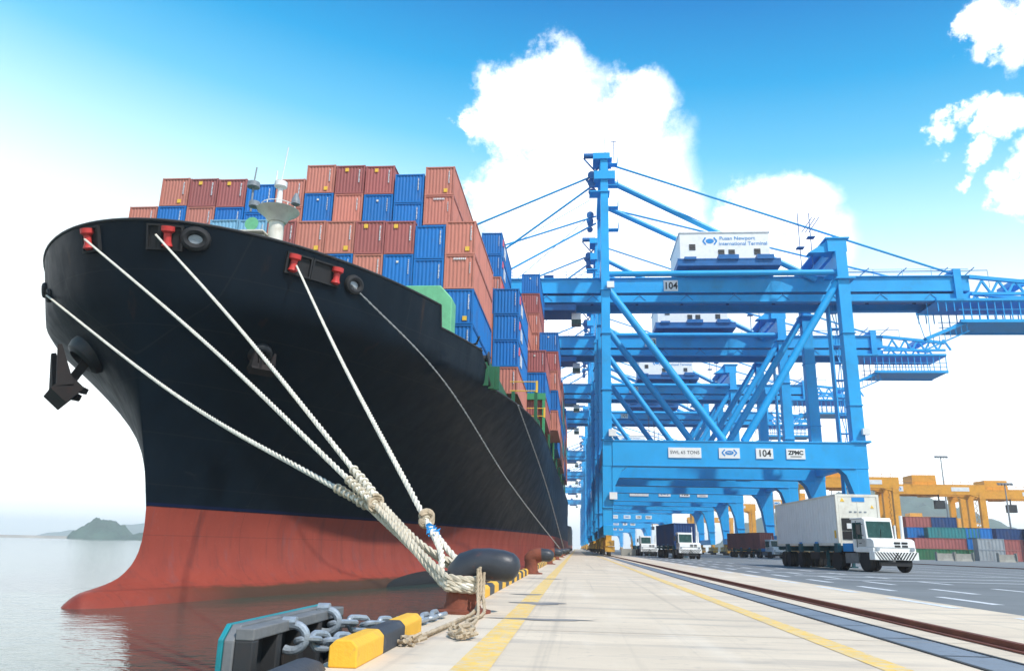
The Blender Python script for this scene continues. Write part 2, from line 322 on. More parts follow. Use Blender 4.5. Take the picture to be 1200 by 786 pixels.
def water():
    m = bpy.data.materials.new('harbour_water'); m.use_nodes = True; t = m.node_tree; n = t.nodes; l = t.links; b = n['Principled BSDF']
    b.inputs['Base Color'].default_value = (.04, .09, .075, 1); b.inputs['Roughness'].default_value = .07; b.inputs['IOR'].default_value = 1.33
    co = n.new('ShaderNodeTexCoord'); h = None
    for s, st, w in ((.55, (1, 1, 1), 1.0), (2.4, (.7, 1.2, 1), .45), (8, (1, 1, 1), .12)):
        mp = n.new('ShaderNodeMapping'); mp.inputs['Scale'].default_value = st; mp.inputs['Rotation'].default_value = (0, 0, .5); l.new(co.outputs['Object'], mp.inputs[0])
        a = n.new('ShaderNodeTexNoise'); a.inputs['Scale'].default_value = s; a.inputs['Detail'].default_value = 3; l.new(mp.outputs[0], a.inputs['Vector'])
        k = n.new('ShaderNodeMath'); k.operation = 'MULTIPLY'; k.inputs[1].default_value = w; l.new(a.outputs[0], k.inputs[0])
        if h is None: h = k.outputs[0]
        else:
            p = n.new('ShaderNodeMath'); p.operation = 'ADD'; l.new(h, p.inputs[0]); l.new(k.outputs[0], p.inputs[1]); h = p.outputs[0]
    bp = n.new('ShaderNodeBump'); bp.inputs['Strength'].default_value = .25; bp.inputs['Distance'].default_value = .2; l.new(h, bp.inputs['Height']); l.new(bp.outputs[0], b.inputs['Normal'])
    return m
b = MB(); b.add([(-6000, -600, WZ), (6000, -600, WZ), (6000, 7000, WZ), (-6000, 7000, WZ)], [(0, 1, 2, 3)])
tag(b.build('water', water(), smooth=False), kind='structure')
M['hill'] = mat('wooded_hill', (.045, .085, .06), .95, var=.45, scale=.03, spec=.1)
M['sand'] = mat('breakwater_stone', (.34, .30, .26), .95, var=.3, scale=.02)
def hill(name, cx, cy, rx, ry, h, seed, m, base=WZ, n=64, k=26, rough=.16):
    rs = np.random.RandomState(seed); ph = rs.rand(12) * 7; V = []; F = []
    for i in range(k + 1):
        for j in range(n):
            a = 2 * math.pi * j / n; q = i / k
            rr = (1 - q); prof = (1 - rr ** 1.6) if False else math.cos(rr * math.pi / 2) ** .9
            wob = 1 + .18 * math.sin(2 * a + ph[0]) + .10 * math.sin(5 * a + ph[1]) + .05 * math.sin(11 * a + ph[2])
            x = rr * rx * wob * math.cos(a); y = rr * ry * wob * math.sin(a)
            zz = h * prof * (1 + rough * (math.sin(x / rx * 5 + ph[3]) * math.cos(y / ry * 6 + ph[4]) + .5 * math.sin(x / rx * 17 + ph[5]) + .35 * math.sin(x / rx * 41 + ph[6]) * (1 - .3 * q)))
            V.append((cx + x, cy + y, base + max(0, zz) + (rs.rand() * h * .13 if i else 0)))
    for i in range(k):
        for j in range(n): F.append((i * n + j, i * n + (j + 1) % n, (i + 1) * n + (j + 1) % n, (i + 1) * n + j))
    o = MB().add(V, F).build(name, m); return tag(o, kind='structure')
hill('island_hill', -905, 1450, 62, 70, 33, 3, M['hill'])
hill('island_hill', -815, 1470, 55, 60, 13, 5, M['hill'])
hill('distant_hill', -2000, 4200, 900, 300, 85, 8, M['hill'], rough=.08)
hill('distant_hill', -1000, 2700, 260, 120, 26, 12, M['hill'], rough=.1)
hill('distant_hill', 625, 1700, 290, 240, 118, 11, M['hill'], base=0, rough=.05)
b = MB(); b.prism([(-9, 0), (9, 0), (5, 4.5), (-5, 4.5)], 0, 560, 'y')
o = b.build('breakwater', M['sand']); o.location = (-1330, 1180, WZ); o.rotation_euler = (0, 0, -.95); tag(o, 'low pale stone breakwater in the water left of the wooded island', 'breakwater')

# ------------------------------------------------------------------ sea air
hz = MB().box(-6100, 6100, -700, 7100, -10, 150).build('haze', [], smooth=False); hz['kind'] = 'stuff'; hz.display_type = 'WIRE'
hmat = bpy.data.materials.new('sea_air'); hmat.use_nodes = True; hn_ = hmat.node_tree.nodes; hn_.remove(hn_['Principled BSDF'])
pv = hn_.new('ShaderNodeVolumePrincipled'); pv.inputs['Color'].default_value = (.95, .98, 1, 1); pv.inputs['Density'].default_value = HAZE; pv.inputs['Anisotropy'].default_value = .0
hmat.node_tree.links.new(pv.outputs[0], hn_['Material Output'].inputs['Volume']); hz.data.materials.append(hmat)
# ------------------------------------------------------------------ containers
def corr(p0, p1, h0, h1, out, per, depth):
    """corrugated wall from p0 to p1 (plan), between heights; out = outward plan normal"""
    d = Vector(p1) - Vector(p0); ln = d.length; d = d / ln; o = Vector(out); k = max(1, round(ln / per)); pr = ln / k
    pts = []
    for i in range(k):
        for t, q in ((0, 0), (.30, 0), (.5, 1), (.80, 1)): pts.append(Vector(p0) + d * (i + t) * pr - o * depth * q)
    pts.append(Vector(p1)); V = [(p.x, p.y, h0) for p in pts] + [(p.x, p.y, h1) for p in pts]; n = len(pts)
    return V, [(i, i + 1, i + 1 + n, i + n) for i in range(n - 1)]
CM = {}
def cont_mesh(Ln, H, W=2.44, per=.29):
    key = (Ln, H, W, per)
    if key in CM: return CM[key]
    w = W / 2; b = MB(); i = .055; t = .14
    for a in (((-w + t, i), (w - t, i), (0, -1)), ((w - t, Ln - i), (-w + t, Ln - i), (0, 1)), ((w - i, t), (w - i, Ln - t), (1, 0)), ((-w + i, Ln - t), (-w + i, t), (-1, 0))):
        V, F = corr(a[0], a[1], .1, H - .08, a[2], per, .04 if per < .5 else .07); b.add(V, F)
    b.box(-w + .05, w - .05, .05, Ln - .05, H - .07, H - .03); b.box(-w + .05, w - .05, .05, Ln - .05, .10, .16)
    body = b.mesh('body', CC['blue'], smooth=False)
    f = MB()
    for sx in (-1, 1):
        x0, x1 = sorted((sx * w, sx * (w - t)))
        for y0, y1 in ((0, t), (Ln - t, Ln)): f.box(x0, x1, y0, y1, .1, H - .1)
        x0, x1 = sorted((sx * (w - .004), sx * (w - .09)))
        f.box(x0, x1, t, Ln - t, .02, .17); f.box(x0, x1, t, Ln - t, H - .10, H - .01)
        x0, x1 = sorted((sx * (w + .006), sx * (w - .17)))
        for y0, y1 in ((-.006, .18), (Ln - .18, Ln + .006)): f.box(x0, x1, y0, y1, 0, .12); f.box(x0, x1, y0, y1, H - .12, H)
    for y0, y1 in ((.004, .10), (Ln - .10, Ln - .004)): f.box(-w + t, w - t, y0, y1, .02, .16); f.box(-w + t, w - t, y0, y1, H - .12, H - .01)
    frame = f.mesh('frame', CC['blue'], smooth=False)
    CM[key] = (body, frame); return CM[key]
MK = {}
def mark_mesh(kind, H):
    if (kind, H) in MK: return MK[(kind, H)]
    b = MB(); rs = random.Random(len(MK)); k = 2.44
    if kind in ('code', 'both', 'low'):      # a column of small stencilled characters
        z = H - .45
        while z > H * .42:
            h = rs.choice((.07, .09, .12)); b.box(.80, .86 + rs.random() * .05, -.012, .055, z - h, z); z -= h + .05
    if kind == 'dot':  [b.box(.82, .88, -.012, .055, H - .55 - q * .16, H - .46 - q * .16) for q in range(8)]
    if kind == 'side':
        [b.box(.82, .88, -.012, .055, H - .55 - q * .16, H - .46 - q * .16) for q in range(8)]
    if kind == 'end':
        for q in range(7): b.box(-.5 + q * .15, -.40 + q * .15, -.012, .055, H - .42, H - .26)
        [b.box(.82, .88, -.012, .055, H - .75 - q * .16, H - .66 - q * .16) for q in range(6)]
    MK[(kind, H)] = b.mesh('lettering', [M['mark']], smooth=False); return MK[(kind, H)]
def patch_mesh(kind, H):
    if ('p', kind, H) in MK: return MK[('p', kind, H)]
    r = None
    if kind == 'both': r = [('sticker', MB().box(-.52, -.20, -.012, .055, H - .62, H - .28).mesh('sticker', M['stick'], smooth=False))]
    if kind == 'low': r = [('sticker', MB().box(.40, .74, -.012, .055, .30, .66).mesh('sticker', M['stick'], smooth=False))]
    if kind == 'dot': r = [('data_plate', MB().box(-.16, .02, -.012, .055, H - .72, H - .55).mesh('data_plate', M['offwhite'], smooth=False))]
    if kind == 'side': r = [('name_panel', MB().box(1.16, 1.232, 3.0, 4.6, .75, H - .7).mesh('name_panel', M['mark'], smooth=False)), ('emblem', MB().prism([(1.2, H - 1.2), (2.3, H - 1.0), (2.5, H - .5), (1.4, H - .35)], 1.16, 1.232, 'x').mesh('emblem', M['pink'], smooth=False))]
    MK[('p', kind, H)] = r; return r
def container(x, y, z, rz, Ln, H, color, label, group, mark=None, heel=0, W=2.44, simple=False):
    o = empty('shipping_container', (x, y, z), rz, label=label, cat='container', group=group); o.rotation_euler = (0, heel, rz)
    body, frame = cont_mesh(Ln, H, W, .8 if simple else .29); c = CC[color]
    inst('wall_panel', body, o, [c]); inst('frame', frame, o, [c])
    if mark:
        inst('lettering', mark_mesh(mark, H), o)
        for nm, me in patch_mesh(mark, H) or (): inst(nm, me, o)
    return o

# ------------------------------------------------------------------ container ship
SX, SY, YAW, SB = -20.4, 31.0, .009, 16.8
def SW(x, s, z=0):
    return Vector((SX + x * math.cos(YAW) + s * math.sin(YAW), SY - x * math.sin(YAW) + s * math.cos(YAW), z))
PZ = [-7, -4.5, -3, -2.3, -1.9, -1.7, -1.5, -1.38, -1.3, -1.2, -1.05, -.8, -.5, -.2, .2, .6, 1.2, 2.3, 4, 6, 9, 12, 15]
PS = [1.5, -.1, -.1, .1, .25, .42, .68, .95, 1.35, 1.9, 2.6, 3.35, 3.95, 4.3, 4.6, 4.76, 4.86, 4.75, 4.2, 3.4, 2.1, .9, 0]
def hs0(z): return float(np.interp(z, PZ, PS))
def htop(t):
    if t < 13.3: return 15.0
    if t < 19.0: return 13.7
    if t < 20.5: return 13.7 - (t - 19) / 1.5 * 2.1
    return 11.6
def hhb(z, t):
    w = min(1, max(0, (z - 1.5) / 10.1)) ** 1.35
    Lw = 85 + (44 - 85) * w; e = 1.0 - .5 * w
    u = min(1, max(0, t / Lw)); m = SB * (1 - (1 - u) ** 2) ** e
    if z < -.9:
        wb = 2.3 * min(1, math.sqrt((-.9 - z) / 1.8)); q = min(1, t / 5)
        m = (m ** 4 + (wb * math.sqrt(max(0, 1 - (1 - q) ** 2))) ** 4) ** .25
    if t > 150: m *= 1 - .75 * ((t - 150) / 120) ** 2 * (1.0 if z < 9 else .6)
    return m
def hp(z, t, side=1): return Vector((hhb(z, t) * side, hs0(z) + t, z))
def hn(z, t, side=1):
    a = hp(z, t + .2, side) - hp(z, max(0, t - .2), side); c = hp(z + .2, t, side) - hp(z - .2, t, side)
    n = a.cross(c).normalized(); return n if n.x * side > 0 or abs(n.x) < 1e-6 else -n
def hull_mats():
    m = bpy.data.materials.new('hull_paint'); m.use_nodes = True; t = m.node_tree; n = t.nodes; l = t.links; b = n['Principled BSDF']
    co = n.new('ShaderNodeTexCoord'); sp = n.new('ShaderNodeSeparateXYZ'); l.new(co.outputs['Object'], sp.inputs[0])
    def noise(scale, st, det=7, ro=.6):
        mp = n.new('ShaderNodeMapping'); mp.inputs['Scale'].default_value = st; l.new(co.outputs['Object'], mp.inputs[0])
        a = n.new('ShaderNodeTexNoise'); a.inputs['Scale'].default_value = scale; a.inputs['Detail'].default_value = det; a.inputs['Roughness'].default_value = ro; l.new(mp.outputs[0], a.inputs['Vector']); return a.outputs[0]
    def rng(f, lo, hi, a=0, c=1, st=None):
        r = n.new('ShaderNodeMapRange'); r.inputs[1].default_value = lo; r.inputs[2].default_value = hi; r.inputs[3].default_value = a; r.inputs[4].default_value = c; l.new(f, r.inputs[0]); return r.outputs[0]
    def mix(f, a, c):
        x = n.new('ShaderNodeMix'); x.data_type = 'RGBA'
        for i, q in ((0, f), (6, a), (7, c)):
            if isinstance(q, tuple): x.inputs[i].default_value = (*q, 1)
            elif isinstance(q, float): x.inputs[i].default_value = q
            else: l.new(q, x.inputs[i])
        return x.outputs[2]
    def add(a, c, op='ADD'):
        q = n.new('ShaderNodeMath'); q.operation = op
        for i, k in enumerate((a, c)):
            if isinstance(k, (int, float)): q.inputs[i].default_value = k
            else: l.new(k, q.inputs[i])
        return q.outputs[0]
    z = sp.outputs[2]
    black = mix(rng(noise(.8, (1, 1, .4)), .35, .7), (.0018, .0068, .0135), (.0035, .0105, .019))
    black = mix(rng(noise(2.2, (.3, .3, 1)), .62, .8, 0, .4), black, (.014, .018, .024))
    def band(v, per, w):
        f_ = add(add(v, 100, 'ADD'), per, 'MODULO'); return add(f_, w, 'LESS_THAN')
    seam = add(band(z, 2.35, .05), band(sp.outputs[1], 8.5, .05), 'MAXIMUM')
    black = mix(add(seam, .55, 'MULTIPLY'), black, (.016, .02, .024))
    streak = rng(noise(.9, (1.3, 1.3, .07), 6, .55), .63, .74, 0, .55)
    streak = add(streak, rng(z, 8.0, 12.5, 0, 1), 'MULTIPLY')
    black = mix(streak, black, (.05, .026, .016))
    scuff = rng(noise(1.6, (.25, .25, 1.4), 8, .7), .60, .72, 0, .6)
    black = mix(add(scuff, rng(z, 6.5, 3.0, 0, 1), 'MULTIPLY'), black, (.04, .04, .04))
    red = mix(rng(noise(.5, (1, 1, .6)), .3, .7), (.32, .064, .043), (.25, .052, .038))
    red = mix(rng(noise(1.2, (1.6, 1.6, .12)), .52, .75, 0, .65), red, (.14, .045, .04))          # run marks
    red = mix(rng(noise(.9, (1, 1, .3)), .58, .78, 0, .7), red, (.17, .09, .10))
    red = mix(rng(noise(5, (1, 1, 1)), .6, .75, 0, .35), red, (.36, .13, .10))
    low_band = rng(add(z, add(noise(.7, (1, 1, 2)), .5, 'MULTIPLY')), -1.15, -1.0)                     # brown band next to the water
    low_band = add(low_band, rng(sp.outputs[1], 3.0, 9.0, 1, 0), 'MAXIMUM'); red = mix(low_band, (.085, .045, .03), red)
    red = mix(add(seam, .35, 'MULTIPLY'), red, (.13, .035, .03))
    edge = rng(add(z, add(noise(1.5, (1, 1, 1)), .05, 'MULTIPLY')), 2.40, 2.43)
    col = mix(edge, red, black)
    bl = rng(z, 2.56, 2.59); bl2 = mix(bl, (.006, .012, .045), col); stripe = rng(z, 2.43, 2.45)
    col = mix(stripe, col, bl2)
    l.new(col, b.inputs['Base Color']); b.inputs['Specular IOR Level'].default_value = .13
    l.new(rng(noise(1.0, (1, 1, .5)), .3, .7, .42, .62), b.inputs['Roughness'])
    bp = n.new('ShaderNodeBump'); bp.inputs['Strength'].default_value = .35; bp.inputs['Distance'].default_value = .05
    l.new(noise(.45, (1, 1, 1), 3), bp.inputs['Height']); l.new(bp.outputs[0], b.inputs['Normal'])
    return m
ship = empty('container_ship', (SX, SY, 0), -YAW, label='huge black and red hulled container ship moored along the quay, bow towards us', cat='container ship')
TT = [0, .015, .06, .14, .25, .4, .6, .85, 1.15, 1.5, 2, 2.5, 3, 3.6, 4.3, 5, 6, 7, 8, 9, 10, 11, 12, 13.29, 13.31, 14.5, 16, 17.5, 18.99, 19.5, 20, 20.5, 21, 21.5, 22, 23, 25, 27, 29, 31, 34, 37, 40, 44, 48, 52, 56, 60, 65, 70, 76, 82, 90, 100, 110, 120, 130, 140, 150, 165, 180, 195, 210, 225, 240, 255, 268]
VV = [-7, -5.5, -4.5, -3.7, -3.1, -2.7, -2.4, -2.15, -1.95, -1.8, -1.65, -1.5, -1.38, -1.28, -1.2, -1.08, -.95, -.8, -.6, -.3, 0, .3, .8, 1.5, 2.3, 2.6, 3, 4, 5, 6, 7, 8, 9, 9.6, 10.2, 10.8]
b = MB(); nz_ = len(VV) + 8
def zrow(i, t):
    if i < len(VV): return VV[i]
    zt = htop(t); return 10.8 + (zt - 10.8) * (i - len(VV) + 1) / 8
for sd_ in (1, -1):
    V = [tuple(hp(zrow(i, t), t, sd_)) for i in range(nz_) for t in TT]; nt_ = len(TT); F = []
    for i in range(nz_ - 1):
        for j in range(nt_ - 1):
            q = (i * nt_ + j, i * nt_ + j + 1, (i + 1) * nt_ + j + 1, (i + 1) * nt_ + j)
            F.append(q if sd_ == 1 else q[::-1])
    b.add(V, F)
# transom
tl = TT[-1]; zz = [zrow(i, tl) for i in range(nz_)]
b.add([tuple(hp(z, tl, 1)) for z in zz] + [tuple(hp(z, tl, -1)) for z in zz], [(i, i + 1, i + 1 + nz_, i + nz_) for i in range(nz_ - 1)])
hull = b.build('hull', hull_mats(), ship, ang=60)
hm = hull.data
import bmesh
bm = bmesh.new(); bm.from_mesh(hm); bmesh.ops.remove_doubles(bm, verts=bm.verts, dist=.0005); bmesh.ops.recalc_face_normals(bm, faces=bm.faces); bm.to_mesh(hm); bm.free()
hm.polygons.foreach_set('use_smooth', [True] * len(hm.polygons)); hm.set_sharp_from_angle(angle=R(50))
# decks
b = MB()
def deck(z, ta, tb, step):
    ts = list(np.arange(ta, tb, step)) + [tb]
    V = [tuple(hp(z, t, 1) - Vector((.03, 0, 0))) for t in ts] + [tuple(hp(z, t, -1) + Vector((.03, 0, 0))) for t in ts]; k = len(ts)
    b.add(V, [(i, i + 1, i + 1 + k, i + k) for i in range(k - 1)])
deck(13.2, .05, 19, .5); deck(11.45, 19, 268, 3)
b.box(-12.2, 12.2, 18.9, 19.1, 11.45, 13.2)
b.build('deck', M['deck'], ship, smooth=False)
# bulwark cap rail
b = MB()
for sd_ in (1, -1):
    for ta, tb in ((0, 13.29), (13.31, 18.99), (19, 20.5), (20.5, 265)):
        ts = [t for t in TT if ta <= t <= tb]
        b.tube([tuple(hp(htop(t), t, sd_)) for t in ts], .07, 6)
    b.tube([tuple(hp(15, 13.3, sd_)), tuple(hp(13.7, 13.3, sd_))], .06, 6)
b.build('bulwark_rail', M['dark'], ship)
# rust streak and weld line detail: rubbing strakes on the side shell
b = MB()
for sd_ in (1, -1):
    pass
# mooring openings in the bulwark
def frame_at(z, t, side):
    p = hp(z, t, side); n_ = hn(z, t, side); ta = (hp(z, t + .1, side) - hp(z, max(0, t - .1), side)).normalized(); up = ta.cross(n_).normalized()
    if up.z < 0: up = -up
    return p, ta, n_, up
def opening(z, t, side, w, h, rollers):
    p, ta, n_, up = frame_at(z, t, side); mtx = Matrix((ta, n_, up)).transposed().to_4x4(); mtx.translation = p
    f = MB(); k = .09
    f.box(-w / 2, w / 2, -.25, .03, -h / 2, h / 2, 1)
    for x0, x1, z0, z1 in ((-w / 2 - k, w / 2 + k, h / 2, h / 2 + k), (-w / 2 - k, w / 2 + k, -h / 2 - k, -h / 2), (-w / 2 - k, -w / 2, -h / 2, h / 2), (w / 2, w / 2 + k, -h / 2, h / 2)):
        f.box(x0, x1, -.25, .16, z0, z1)
    o = f.build('fairlead', [M['black'], M['black']], ship, smooth=False); o.matrix_local = mtx
    for x in rollers:
        r = MB(); r.lathe([(.10, -h / 2), (.24, -h / 2 + .1), (.17, -h / 6), (.17, h / 6), (.30, h / 2 - .22), (.30, h / 2)], (x, .16, 0), 'z', 14)
        q = r.build('roller', M['redfit'], o)
def ring(z, t, side, r0):
    p, ta, n_, up = frame_at(z, t, side); mtx = Matrix((ta, n_, up)).transposed().to_4x4(); mtx.translation = p
    f = MB(); pr = []
    f.tube([(math.cos(a) * r0, .05, math.sin(a) * r0 * .8) for a in [2 * math.pi * i / 22 for i in range(22)]], r0 * .38, 8, closed=True)
    o = f.build('panama_chock', M['black'], ship); o.matrix_local = mtx
    q = MB(); q.lathe([(r0 * .72, -.02), (r0 * .72, .02)], (0, .02, 0), 'y', 18); q.build('opening', M['galv'], o)
opening(14.25, .33, -1, .9, 1.0, (.1,)); opening(14.25, .10, 1, .5, 1.0, ()); opening(14.25, .26, 1, .9, 1.0, (-.12,))
ring(14.3, .62, 1, .50)
opening(14.1, 3.55, 1, 1.2, .9, (-.3,)); opening(14.1, 4.75, 1, 1.5, .9, (.6,)); ring(14.0, 6.25, 1, .45); ring(13.2, 4.1, -1, .35); ring(12.6, 3.0, -1, .3)
# anchors in their bolsters
M['bolster'] = mat('bolster_black', (.02, .024, .03), .5, dirt=(.08, .03, .02), dirt_amt=.4)
def anchor(z, t, side, sc_):
    p, ta, n_, up = frame_at(z, t, side); out = (n_ + Vector((0, 0, -.25))).normalized(); x = ta; u2 = out.cross(x).normalized()
    if u2.z < 0: u2 = -u2
    mtx = Matrix((x, out, u2)).transposed().to_4x4(); mtx.translation = p
    kb_ = 1 if side == 1 else .75; f = MB(); f.lathe([(1.25 * sc_ * kb_, -1.2), (1.2 * sc_ * kb_, .1), (1.05 * sc_ * kb_, .35 * sc_), (.75 * sc_ * kb_, .45 * sc_), (.55 * sc_ * kb_, .2), (.5 * sc_ * kb_, -.8)], (0, 0, 0), 'y', 24)
    o = f.build('anchor_bolster', M['bolster'], ship); o.matrix_local = mtx
    a = MB(); s = sc_
    a.beam((0, -.4, 0), (0, 1.7 * s, -.5 * s), .42 * s, .36 * s)
    a.beam((-1.25 * s, 1.75 * s, -.55 * s), (1.25 * s, 1.75 * s, -.55 * s), .85 * s, .8 * s)
    for q in (-1, 1):
        a.beam((q * .92 * s, 1.7 * s, -.4 * s), (q * 1.02 * s, .75 * s, .95 * s), .75 * s, .6 * s, w2=.2 * s, h2=.16 * s)
        a.beam((q * .92 * s, 1.6 * s, -.5 * s), (q * .95 * s, 1.3 * s, -1.15 * s), .45 * s, .4 * s, w2=.3 * s, h2=.2 * s)
    a.build('anchor', mat('anchor_black', (.016, .012, .012), .8, dirt=(.06, .018, .012)), o)
anchor(9.9, 3.3, 1, .50); anchor(9.75, 2.75, -1, 1.2)
# dark patch laid just off the hull, low in the side
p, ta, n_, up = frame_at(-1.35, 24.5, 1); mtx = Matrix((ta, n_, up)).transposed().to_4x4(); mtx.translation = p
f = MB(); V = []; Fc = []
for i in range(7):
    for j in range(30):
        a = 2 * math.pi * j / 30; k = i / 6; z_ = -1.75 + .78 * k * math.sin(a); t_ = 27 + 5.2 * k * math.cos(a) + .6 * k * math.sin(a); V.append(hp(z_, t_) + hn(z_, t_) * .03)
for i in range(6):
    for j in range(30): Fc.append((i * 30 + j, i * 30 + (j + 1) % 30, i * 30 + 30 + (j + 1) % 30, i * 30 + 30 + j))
f.add(V, Fc); f.build('hull_patch', M['black'], ship)
# foremast
fm = MB(); fm.tube([(.5, 14.6, 13.2), (.5, 14.6, 22.00)], [.54, .48], 20)
fmo = fm.build('foremast', M['offwhite'], ship)
q = MB(); q.lathe([(.58, 21.2), (.8, 21.6), (1.35, 22.00), (1.4, 22.07), (0.1, 22.09)], (.5, 14.6, 0), 'z', 20); q.build('platform', M['offwhite'], fmo)
q = MB(); q.tube([(.5, 14.6, 22.00), (.5, 14.6, 23.74)], [.22, .16], 10); q.lathe([(.1, 23.68), (.42, 23.80), (.42, 24.15), (.1, 24.26)], (.5, 14.6, 0), 'z', 12)
q.tube([(.5, 14.6, 24.09), (.75, 14.6, 26.76)], .035, 6); q.tube([(.15, 14.6, 24.20), (.15, 14.6, 25.02)], .05, 6); q.build('light_pole', M['white'], fmo)
q = MB(); q.tube([(-1.4, 14.6, 22.06), (-1.4, 14.6, 23.91)], .07, 6); q.lathe([(.1, 23.74), (.42, 23.83), (.4, 24.18), (.1, 24.26)], (-1.4, 14.6, 0), 'z', 12); q.tube([(-1.4, 14.6, 24.20), (-1.32, 14.6, 25.31)], .045, 6); q.build('lamp_post', M['grey'], fmo)
q = MB(); q.lathe([(.1, 22), (.36, 22.12), (.36, 22.46), (.1, 22.52)], (-.9, 14.0, 0), 'z', 12); q.build('signal_lamp', M['grey'], fmo)
q = MB(); q.lathe([(.1, 22.12), (.3, 22.23), (.28, 22.52), (.1, 23)], (1.9, 14.0, 0), 'z', 12); q.build('signal_lamp', M['grey'], fmo)
q = MB(); q.box(-1.5, .1, 13.5, 15.2, 20.2, 20.3); q.prism([(-1.4, 20.2), (.0, 20.2), (.0, 19.0)], 14.0, 14.8, 'y'); q.build('mast_bracket', M['offwhite'], fmo)
q = MB(); q.lathe([(.46, 0), (.38, .06), (.2, .45), (.15, .5)], (-.75, 13.6, 20.75), 'y', 18); q.build('horn', M['pgreen'], fmo)
q = MB()
for z in (22.17, 22.41): q.tube([(.5 + 1.1 * math.cos(a), 14.6 + 1.1 * math.sin(a), z) for a in [2 * math.pi * i / 20 for i in range(20)]], .03, 5, closed=True)
for i in range(10):
    a = 2 * math.pi * i / 10; q.tube([(.5 + 1.1 * math.cos(a), 14.6 + 1.1 * math.sin(a), 22.00), (.5 + 1.1 * math.cos(a), 14.6 + 1.1 * math.sin(a), 22.41)], .03, 5)
q.build('guard_rail', M['white'], fmo)
# two green vents peeping over the bow
for x in (-2.3, -1.4):
    q = MB(); q.lathe([(.22, 13.2), (.2, 15.1), (.34, 15.3), (.3, 15.6), (.06, 15.9)], (x, 2.6, 0), 'z', 12); q.build('vent', M['dgreen'], ship)
# pale green breakwater house
q = MB(); q.prism([(-11.2, 11.5), (-11.2, 18.2), (-10.3, 19.2), (10.3, 19.2), (11.2, 18.2), (11.2, 11.5)], 21.6, 23.4, 'y'); q.build('breakwater_house', M['pgreen'], ship, smooth=False, bevel=.08)
# winches and pipes at the break of the forecastle
q = MB(); rs = random.Random(4)
for k in range(26):
    a = Vector((12.6 + rs.uniform(-1.4, .6), 20.3 + rs.uniform(-.6, 3.4), 13.3 + rs.uniform(0, .8))); q.tube([a, a + Vector((rs.uniform(-.6, .6), rs.uniform(-.6, .6), rs.uniform(.2, 1.1))), a + Vector((rs.uniform(-.8, .8), rs.uniform(-.8, .8), rs.uniform(.4, 1.0)))], .07, 5)
for k in range(4): q.lathe([(.5, -.4), (.5, -.3), (.25, -.25), (.25, .25), (.5, .3), (.5, .4)], (12.0 + .5 * k, 20.2 + k * .9, 14.0), 'x', 14)
q.build('mooring_winch', M['dark'], ship)
q = MB()
for k in range(10): q.box(11.2 + rs.uniform(0, 2), 11.4 + rs.uniform(0, 2.2) + 1.2, 20 + k * .35, 20.25 + k * .35, 11.5, 12.9 + rs.uniform(0, .4))
q.build('winch_seat', M['dgreen'], ship, smooth=False)
# deck side: hatch coaming, container pedestals, gangway rails
q = MB(); q.box(-13.6, 13.6, 25.5, 225, 11.4, 14.45); q.build('hatch_coaming', M['dgreen'], ship, smooth=False)
BAYS = [39.0, 53.0, 66.6, 80.2, 93.8, 107.4, 121, 134.6, 148.2]
for k, s in enumerate(BAYS):
    q = MB()
    for e in (-.35, .0):
        for x in (14.2, 16.3): q.box(x - .14, x + .14, s + e - .12, s + e + .12, 11.4, 17.2 if k else 14.7)
        if k: q.box(14.0, 16.5, s + e - .14, s + e + .14, 16.6, 17.3)
    for z in (12.2, 12.6): q.tube([(16.35, s, z), (16.35, s + 12.5, z)], .035, 5)
    for j in range(9): q.tube([(16.35, s + j * 1.5, 11.5), (16.35, s + j * 1.5, 12.6)], .035, 5)
    q.box(15.9, 16.5, s + 2, s + 3.4, 11.45, 12.5); q.box(15.9, 16.5, s + 7, s + 8.2, 11.45, 12.4)
    q.build('lashing_bridge', M['green'] if k % 2 else M['dgreen'], ship, smooth=False)
    q = MB()
    for z in (14.75, 15.6): q.tube([(13.9, s - .45, z), (16.5, s - .45, z)], .05, 5)
    q.box(16.3, 16.5, s - .5, s - .4, 14.6, 15.7)
    if k < 2: q.build('walkway_rail', M['stick'], ship)

# deck cargo
HEEL = .026
CW = ['foremost', 'second', 'third', 'fourth', 'fifth', 'sixth', 'seventh', 'eighth', 'ninth', 'tenth', 'eleventh']
def stack(xr, s, ztop, H, Ln, cols, bay, row, pitch=2.5, W=2.44, marks=None):
    """one stack from its top downward; xr = quay-side edge in ship coordinates"""
    z = ztop
    for k, c in enumerate(cols):
        z -= H; xc = xr - W / 2; z0 = 12.5
        x2 = xc; z2 = z - (xc - 11.8) * (.021 if s < 30 else .042 if s < 35 else .021)
        p = SW(x2, s, z2)
        lab = '%s container, %s from top, %s stack from quay side, %s bay of the ship' % (c, 'first' if k == 0 else ORD[k], (ORD[row] if row else 'first'), bay)
        mk = (marks[k] if marks else random.choice(['code', 'code', 'dot', None]))
        container(p.x, p.y, p.z, -YAW, Ln, H - .03, c, lab, 'containers stacked on the ship', mk, 0, W)
r_, m_, u_, p_, t_ = 'rust red', 'maroon', 'blue', 'pale blue', 'teal'
# bay A: low row in front
A = [([r_, r_, u_, u_], 26.2, ['low', 'end', 'low', 'code']), ([u_, u_, u_], 25.8, ['code', 'code', None]), ([m_, u_, u_], 26.2, ['both', 'dot', None]), ([m_, r_, u_], 26.2, ['both', 'code', None]),
     ([r_, u_, u_], 26.2, ['low', 'dot', None]), ([r_, u_, u_], 26.2, ['low', 'code', None]), ([m_, m_], 26.2, ['code', None]), ([p_, u_], 26.3, ['code', None]), ([p_, u_], 26.3, [None, None]), ([u_, u_], 25.8, [None, None]), ([u_, u_], 25.6, [None, None])]
for k, (c, zt, mk) in enumerate(A): stack(12.1 - 2.5 * k, 26.0, zt, 2.9, 12.19 if k == 0 else 6.06, c, 'foremost', k, marks=mk)
